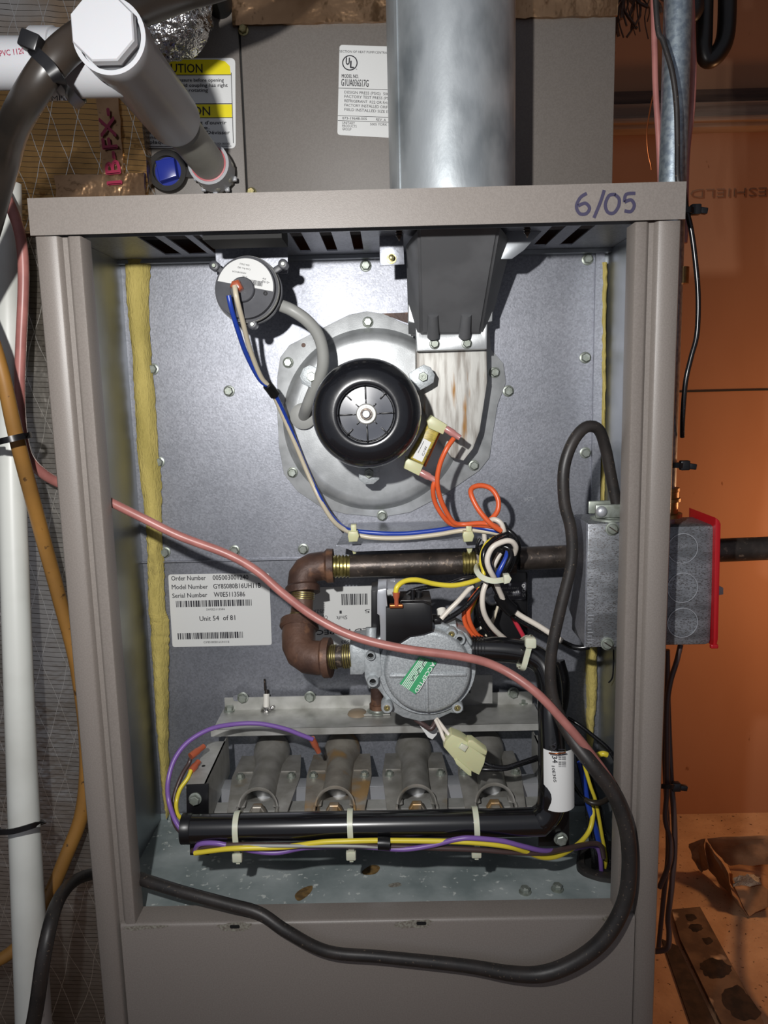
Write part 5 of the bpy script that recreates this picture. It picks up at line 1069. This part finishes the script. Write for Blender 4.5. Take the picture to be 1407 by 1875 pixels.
# nylon connector with leads
cn = thing('wire_connector', 'cream nylon plug connector hanging in front of fourth burner', 'connector')
Yc_ = .034
bm = NB(); plate(bm, [(828, 1345), (846, 1352), (866, 1366), (890, 1387), (888, 1398), (878, 1420), (862, 1412), (838, 1398), (813, 1369), (816, 1358)], Yc_, .014, .0012); obj('housing', bm, 'nylon_aged', cn, 40)
bm = NB(); plate(bm, [(858, 1356), (866, 1356), (893, 1376), (891, 1384), (880, 1380), (856, 1364)], Yc_-.001, .010, .0008); obj('latch', bm, 'nylon_aged', cn, 40)
bm = NB(); plate(bm, [(832, 1391), (838, 1390), (864, 1412), (864, 1422), (858, 1420), (836, 1400)], Yc_-.001, .010, .0008); obj('latch', bm, 'nylon_aged', cn, 40)
bm = NB(); plate(bm, [(846, 1362), (858, 1368), (852, 1378), (840, 1370)], Yc_-.0022, .003, .0006); obj('lug', bm, 'nylon', cn, 40)
for lab, a in (('left white lead above the nylon connector', ((798, 1318, .05), (806, 1334, .044), (812, 1350, .04), (818, 1362, .040))), ('right white lead above the nylon connector', ((800, 1316, .052), (812, 1332, .045), (822, 1345, .04), (828, 1352, .040)))): wire(lab, a, 'wire_white', .0016)
wire('upper black lead from nylon connector to the manifold riser', [(884, 1394, .040), (900, 1402, .038), (925, 1405, .038), (950, 1398, .04), (985, 1386, .044)], 'wire_black', .0018)
wire('lower black lead from nylon connector to the manifold riser', [(876, 1408, .040), (895, 1409, .038), (925, 1408, .038), (952, 1400, .042), (985, 1390, .046)], 'wire_black', .0018)
wire('brown pilot tube under the valve lid near white leads', [(760, 1316, .065), (778, 1328, .06), (790, 1334, .056), (800, 1318, .06)], 'wire_brown', .0022)
bm = NB(); plate(bm, [(766, 1324), (778, 1330), (802, 1330), (800, 1345), (792, 1354), (784, 1350)], .07, .0006); one('paper_tag', 'small white tag hanging below the valve lid', 'tag', bm, 'paper')
# wires under the manifold
wire('yellow wire tied along underside of the manifold', [(357, 1562, .008), (400, 1556, .002), (440, 1553, -.001), (520, 1551, .002), (590, 1542, .0), (643, 1540, -.001), (700, 1539, .0), (800, 1540, .0), (871, 1543, -.001), (930, 1550, .002), (965, 1560, .01), (995, 1570, .018), (1025, 1566, .028), (1060, 1545, .045), (1080, 1520, .055), (1086, 1490, .06), (1082, 1470, .065)], 'wire_yellow', .0021)
wire('purple wire tied along underside of the manifold', [(357, 1560, .012), (365, 1546, .006), (395, 1544, .003), (430, 1551, .003), (470, 1559, .004), (510, 1561, .005), (560, 1552, .006), (643, 1549, .003), (690, 1552, .002), (740, 1555, .001), (790, 1548, .0), (840, 1536, -.002), (871, 1535, -.002), (920, 1540, .001), (960, 1550, .006), (1000, 1558, .016), (1050, 1554, .04), (1085, 1548, .055), (1098, 1560, .06), (1102, 1600, .07)], 'wire_purple', .0020)
wire('dark brown wire tied along underside of the manifold', [(352, 1558, .014), (380, 1550, .006), (440, 1547, .002), (550, 1548, .003), (643, 1548, .0), (720, 1550, .002), (800, 1553, .003), (880, 1556, .004), (930, 1560, .006), (990, 1562, .014), (1040, 1553, .03), (1080, 1545, .045), (1100, 1548, .05), (1106, 1570, .055)], 'wire_brown', .0021)
wire('pale grey wire beside the yellow one under manifold', [(358, 1558, .010), (390, 1553, .005), (436, 1549, .001), (550, 1549, .0), (643, 1549, -.001), (690, 1551, .0), (740, 1553, .003)], 'hose_grey', .0013)
bm = NB(); tube(bm, pts3([(692, 1544, .0), (703, 1544, .0), (714, 1545, .0)]), .0050, 12); one('wire_tape', 'black tape band on wires under middle of the manifold', 'tape', bm, 'black', smooth=50)
wire('purple wire arching over rack left end to the burner terminal', [(334, 1522, .02), (320, 1500, .025), (309, 1465, .035), (308, 1430, .04), (320, 1390, .05), (345, 1358, .06), (385, 1335, .07), (430, 1326, .08), (475, 1325, .085), (520, 1334, .088), (550, 1345, .09), (573, 1354, .092)], 'wire_purple', .0020)
wire('grey wire rising behind purple one to upper left terminal', [(336, 1528, .02), (322, 1512, .03), (316, 1490, .04), (320, 1455, .05), (333, 1420, .06), (346, 1398, .068), (349, 1388, .07)], 'wire_brown', .0018)
wire('yellow wire rising to the lower left terminal on rack', [(334, 1500, .03), (325, 1490, .036), (323, 1470, .045), (330, 1445, .05), (344, 1425, .055), (350, 1410, .06)], 'wire_yellow', .0018)
term('orange-red terminal hanging at burner side above second burner', (571, 1352, .094), (584, 1377, .098), 'terminal'); term('upper reddish terminal on left rail of rack', (349, 1385, .068), (374, 1366, .08), 'terminal'); term('lower reddish terminal on left rail of rack', (350, 1412, .06), (364, 1394, .07), 'terminal')
# wires into the grommet at right
pg = atz(1101, 1590, SH)
gm = thing('grommet', 'black rubber grommet where wires enter the dirty metal shelf', 'grommet')
ring_o = [atz(*p, SH) for p in ((1056, 1588), (1060, 1558), (1080, 1545), (1118, 1545), (1137, 1560), (1137, 1612), (1108, 1616), (1078, 1608), (1063, 1600))]
cgr = sum(ring_o, Vector())/len(ring_o); P = spline(ring_o, 4, True)
bm = NB(); prof = [(1.0, 0), (.97, .0035), (.9, .0045), (.62, .0035), (.58, 0)]; rows = [[bm.verts.new(cgr+(p-cgr)*k+Vector((0, 0, h))) for p in P] for k, h in prof]
for a_, b_ in zip(rows, rows[1:]):
    for i in range(len(P)): bm.faces.new((a_[i], a_[(i+1) % len(P)], b_[(i+1) % len(P)], b_[i]))
obj('rim', bm, 'black_dusty', gm, 40)
bm = NB(); bm.faces.new([bm.verts.new(cgr+(p-cgr)*.66+Vector((0, 0, .0004))) for p in P]); obj('opening', bm, 'dark_hole', gm)
def gw(lab, pts, m, r=.002): wire(lab, pts, m, r, 'wires entering the grommet')
end = lambda dx: (pg.x+dx, pg.y, pg.z+.001)
def gwire(lab, pts, dx, m, r):
    bm = NB(); tube(bm, pts3(pts)+[Vector(end(dx)), Vector(end(dx))+Vector((0, 0, -.0008))], r, 10); one('wire', lab, 'wire', bm, m, 'wires entering the grommet', 60)
gwire('blue wire dropping into the grommet', [(1062, 1395, .06), (1070, 1430, .06), (1078, 1475, .06), (1092, 1520, .062), (1100, 1560, .066)], .000, 'wire_blue', .0024)
gwire('yellow wire dropping into the grommet right of blue one', [(1070, 1400, .055), (1082, 1440, .055), (1092, 1470, .057), (1103, 1530, .062), (1110, 1570, .068)], .0035, 'wire_yellow', .0016)
gwire('leftmost black wire dropping into the grommet', [(1056, 1340, .07), (1062, 1400, .07), (1074, 1450, .066), (1080, 1510, .066), (1088, 1565, .07)], -.0060, 'wire_black', .0026)
gwire('thick black wire behind blue wire dropping into the grommet', [(1058, 1360, .075), (1078, 1420, .072), (1096, 1480, .070), (1106, 1530, .072), (1116, 1570, .074)], .0070, 'wire_black', .0030)
gwire('black wire between purple and blue ones at grommet', [(1060, 1380, .065), (1070, 1440, .064), (1082, 1490, .064), (1090, 1540, .066)], -.003, 'wire_black', .0024)
wire('thin black wire making a big loop right of the cord', [(1040, 1315, .07), (1062, 1328, .065), (1090, 1350, .06), (1115, 1372, .055), (1130, 1400, .052), (1134, 1430, .052), (1128, 1458, .055), (1110, 1466, .055), (1088, 1468, .052), (1070, 1462, .052), (1052, 1440, .058), (1046, 1415, .065)], 'wire_black', .0017)
wire('short yellow wire end poking out under the pink cable', [(1080, 1390, .06), (1092, 1384, .054), (1104, 1380, .05), (1112, 1382, .05)], 'wire_yellow', .0024)
bm = NB(); tube(bm, pts3([(1072, 1464, .048), (1085, 1470, .044), (1100, 1470, .044), (1112, 1463, .048)]), .0022, 10); one('wire_tie', 'dark grey plastic tie around wires above the grommet', 'cable tie', bm, 'rubber_hose', smooth=60)
wire('short red wire curl beside the manifold sticker', [(996, 1350, .034), (990, 1362, .03), (994, 1374, .028), (1000, 1382, .028)], 'wire_red', .0014)
wire('thin copper strand stuck across the manifold sticker', [(1006, 1379, .002), (1020, 1380, -.002), (1036, 1378, .0)], 'copper', .0006)
wire('pale wire hidden beneath pink cable near the rack corner', [(940, 1238, .03), (960, 1250, .028), (980, 1264, .024), (992, 1276, .02)], 'wire_cream', .0014)
wire('thin dark wire from back corner of the steel box', [(1124, 1190, .10), (1124, 1215, .105), (1122, 1240, .11), (1115, 1250, .112)], 'wire_black', .0007)

# ======================= put every thing's origin at its base =======================
bpy.context.view_layer.update()
def kids(o):
    r = []
    for c in o.children: r += [c]+kids(c)
    return r
for o in [o for o in C.objects if o.parent is None and o.type in ('EMPTY', 'MESH')]:
    ms = [q for q in [o]+kids(o) if q.type == 'MESH']
    co = [v.co for q in ms for v in q.data.vertices]
    if not co: continue
    lo_ = Vector([min(c[i] for c in co) for i in range(3)]); hi_ = Vector([max(c[i] for c in co) for i in range(3)])
    base = Vector(((lo_.x+hi_.x)/2, (lo_.y+hi_.y)/2, lo_.z))
    done = set()
    for q in ms:
        if q.data.name in done: continue
        done.add(q.data.name)
        for v in q.data.vertices: v.co -= base
    o.location = base
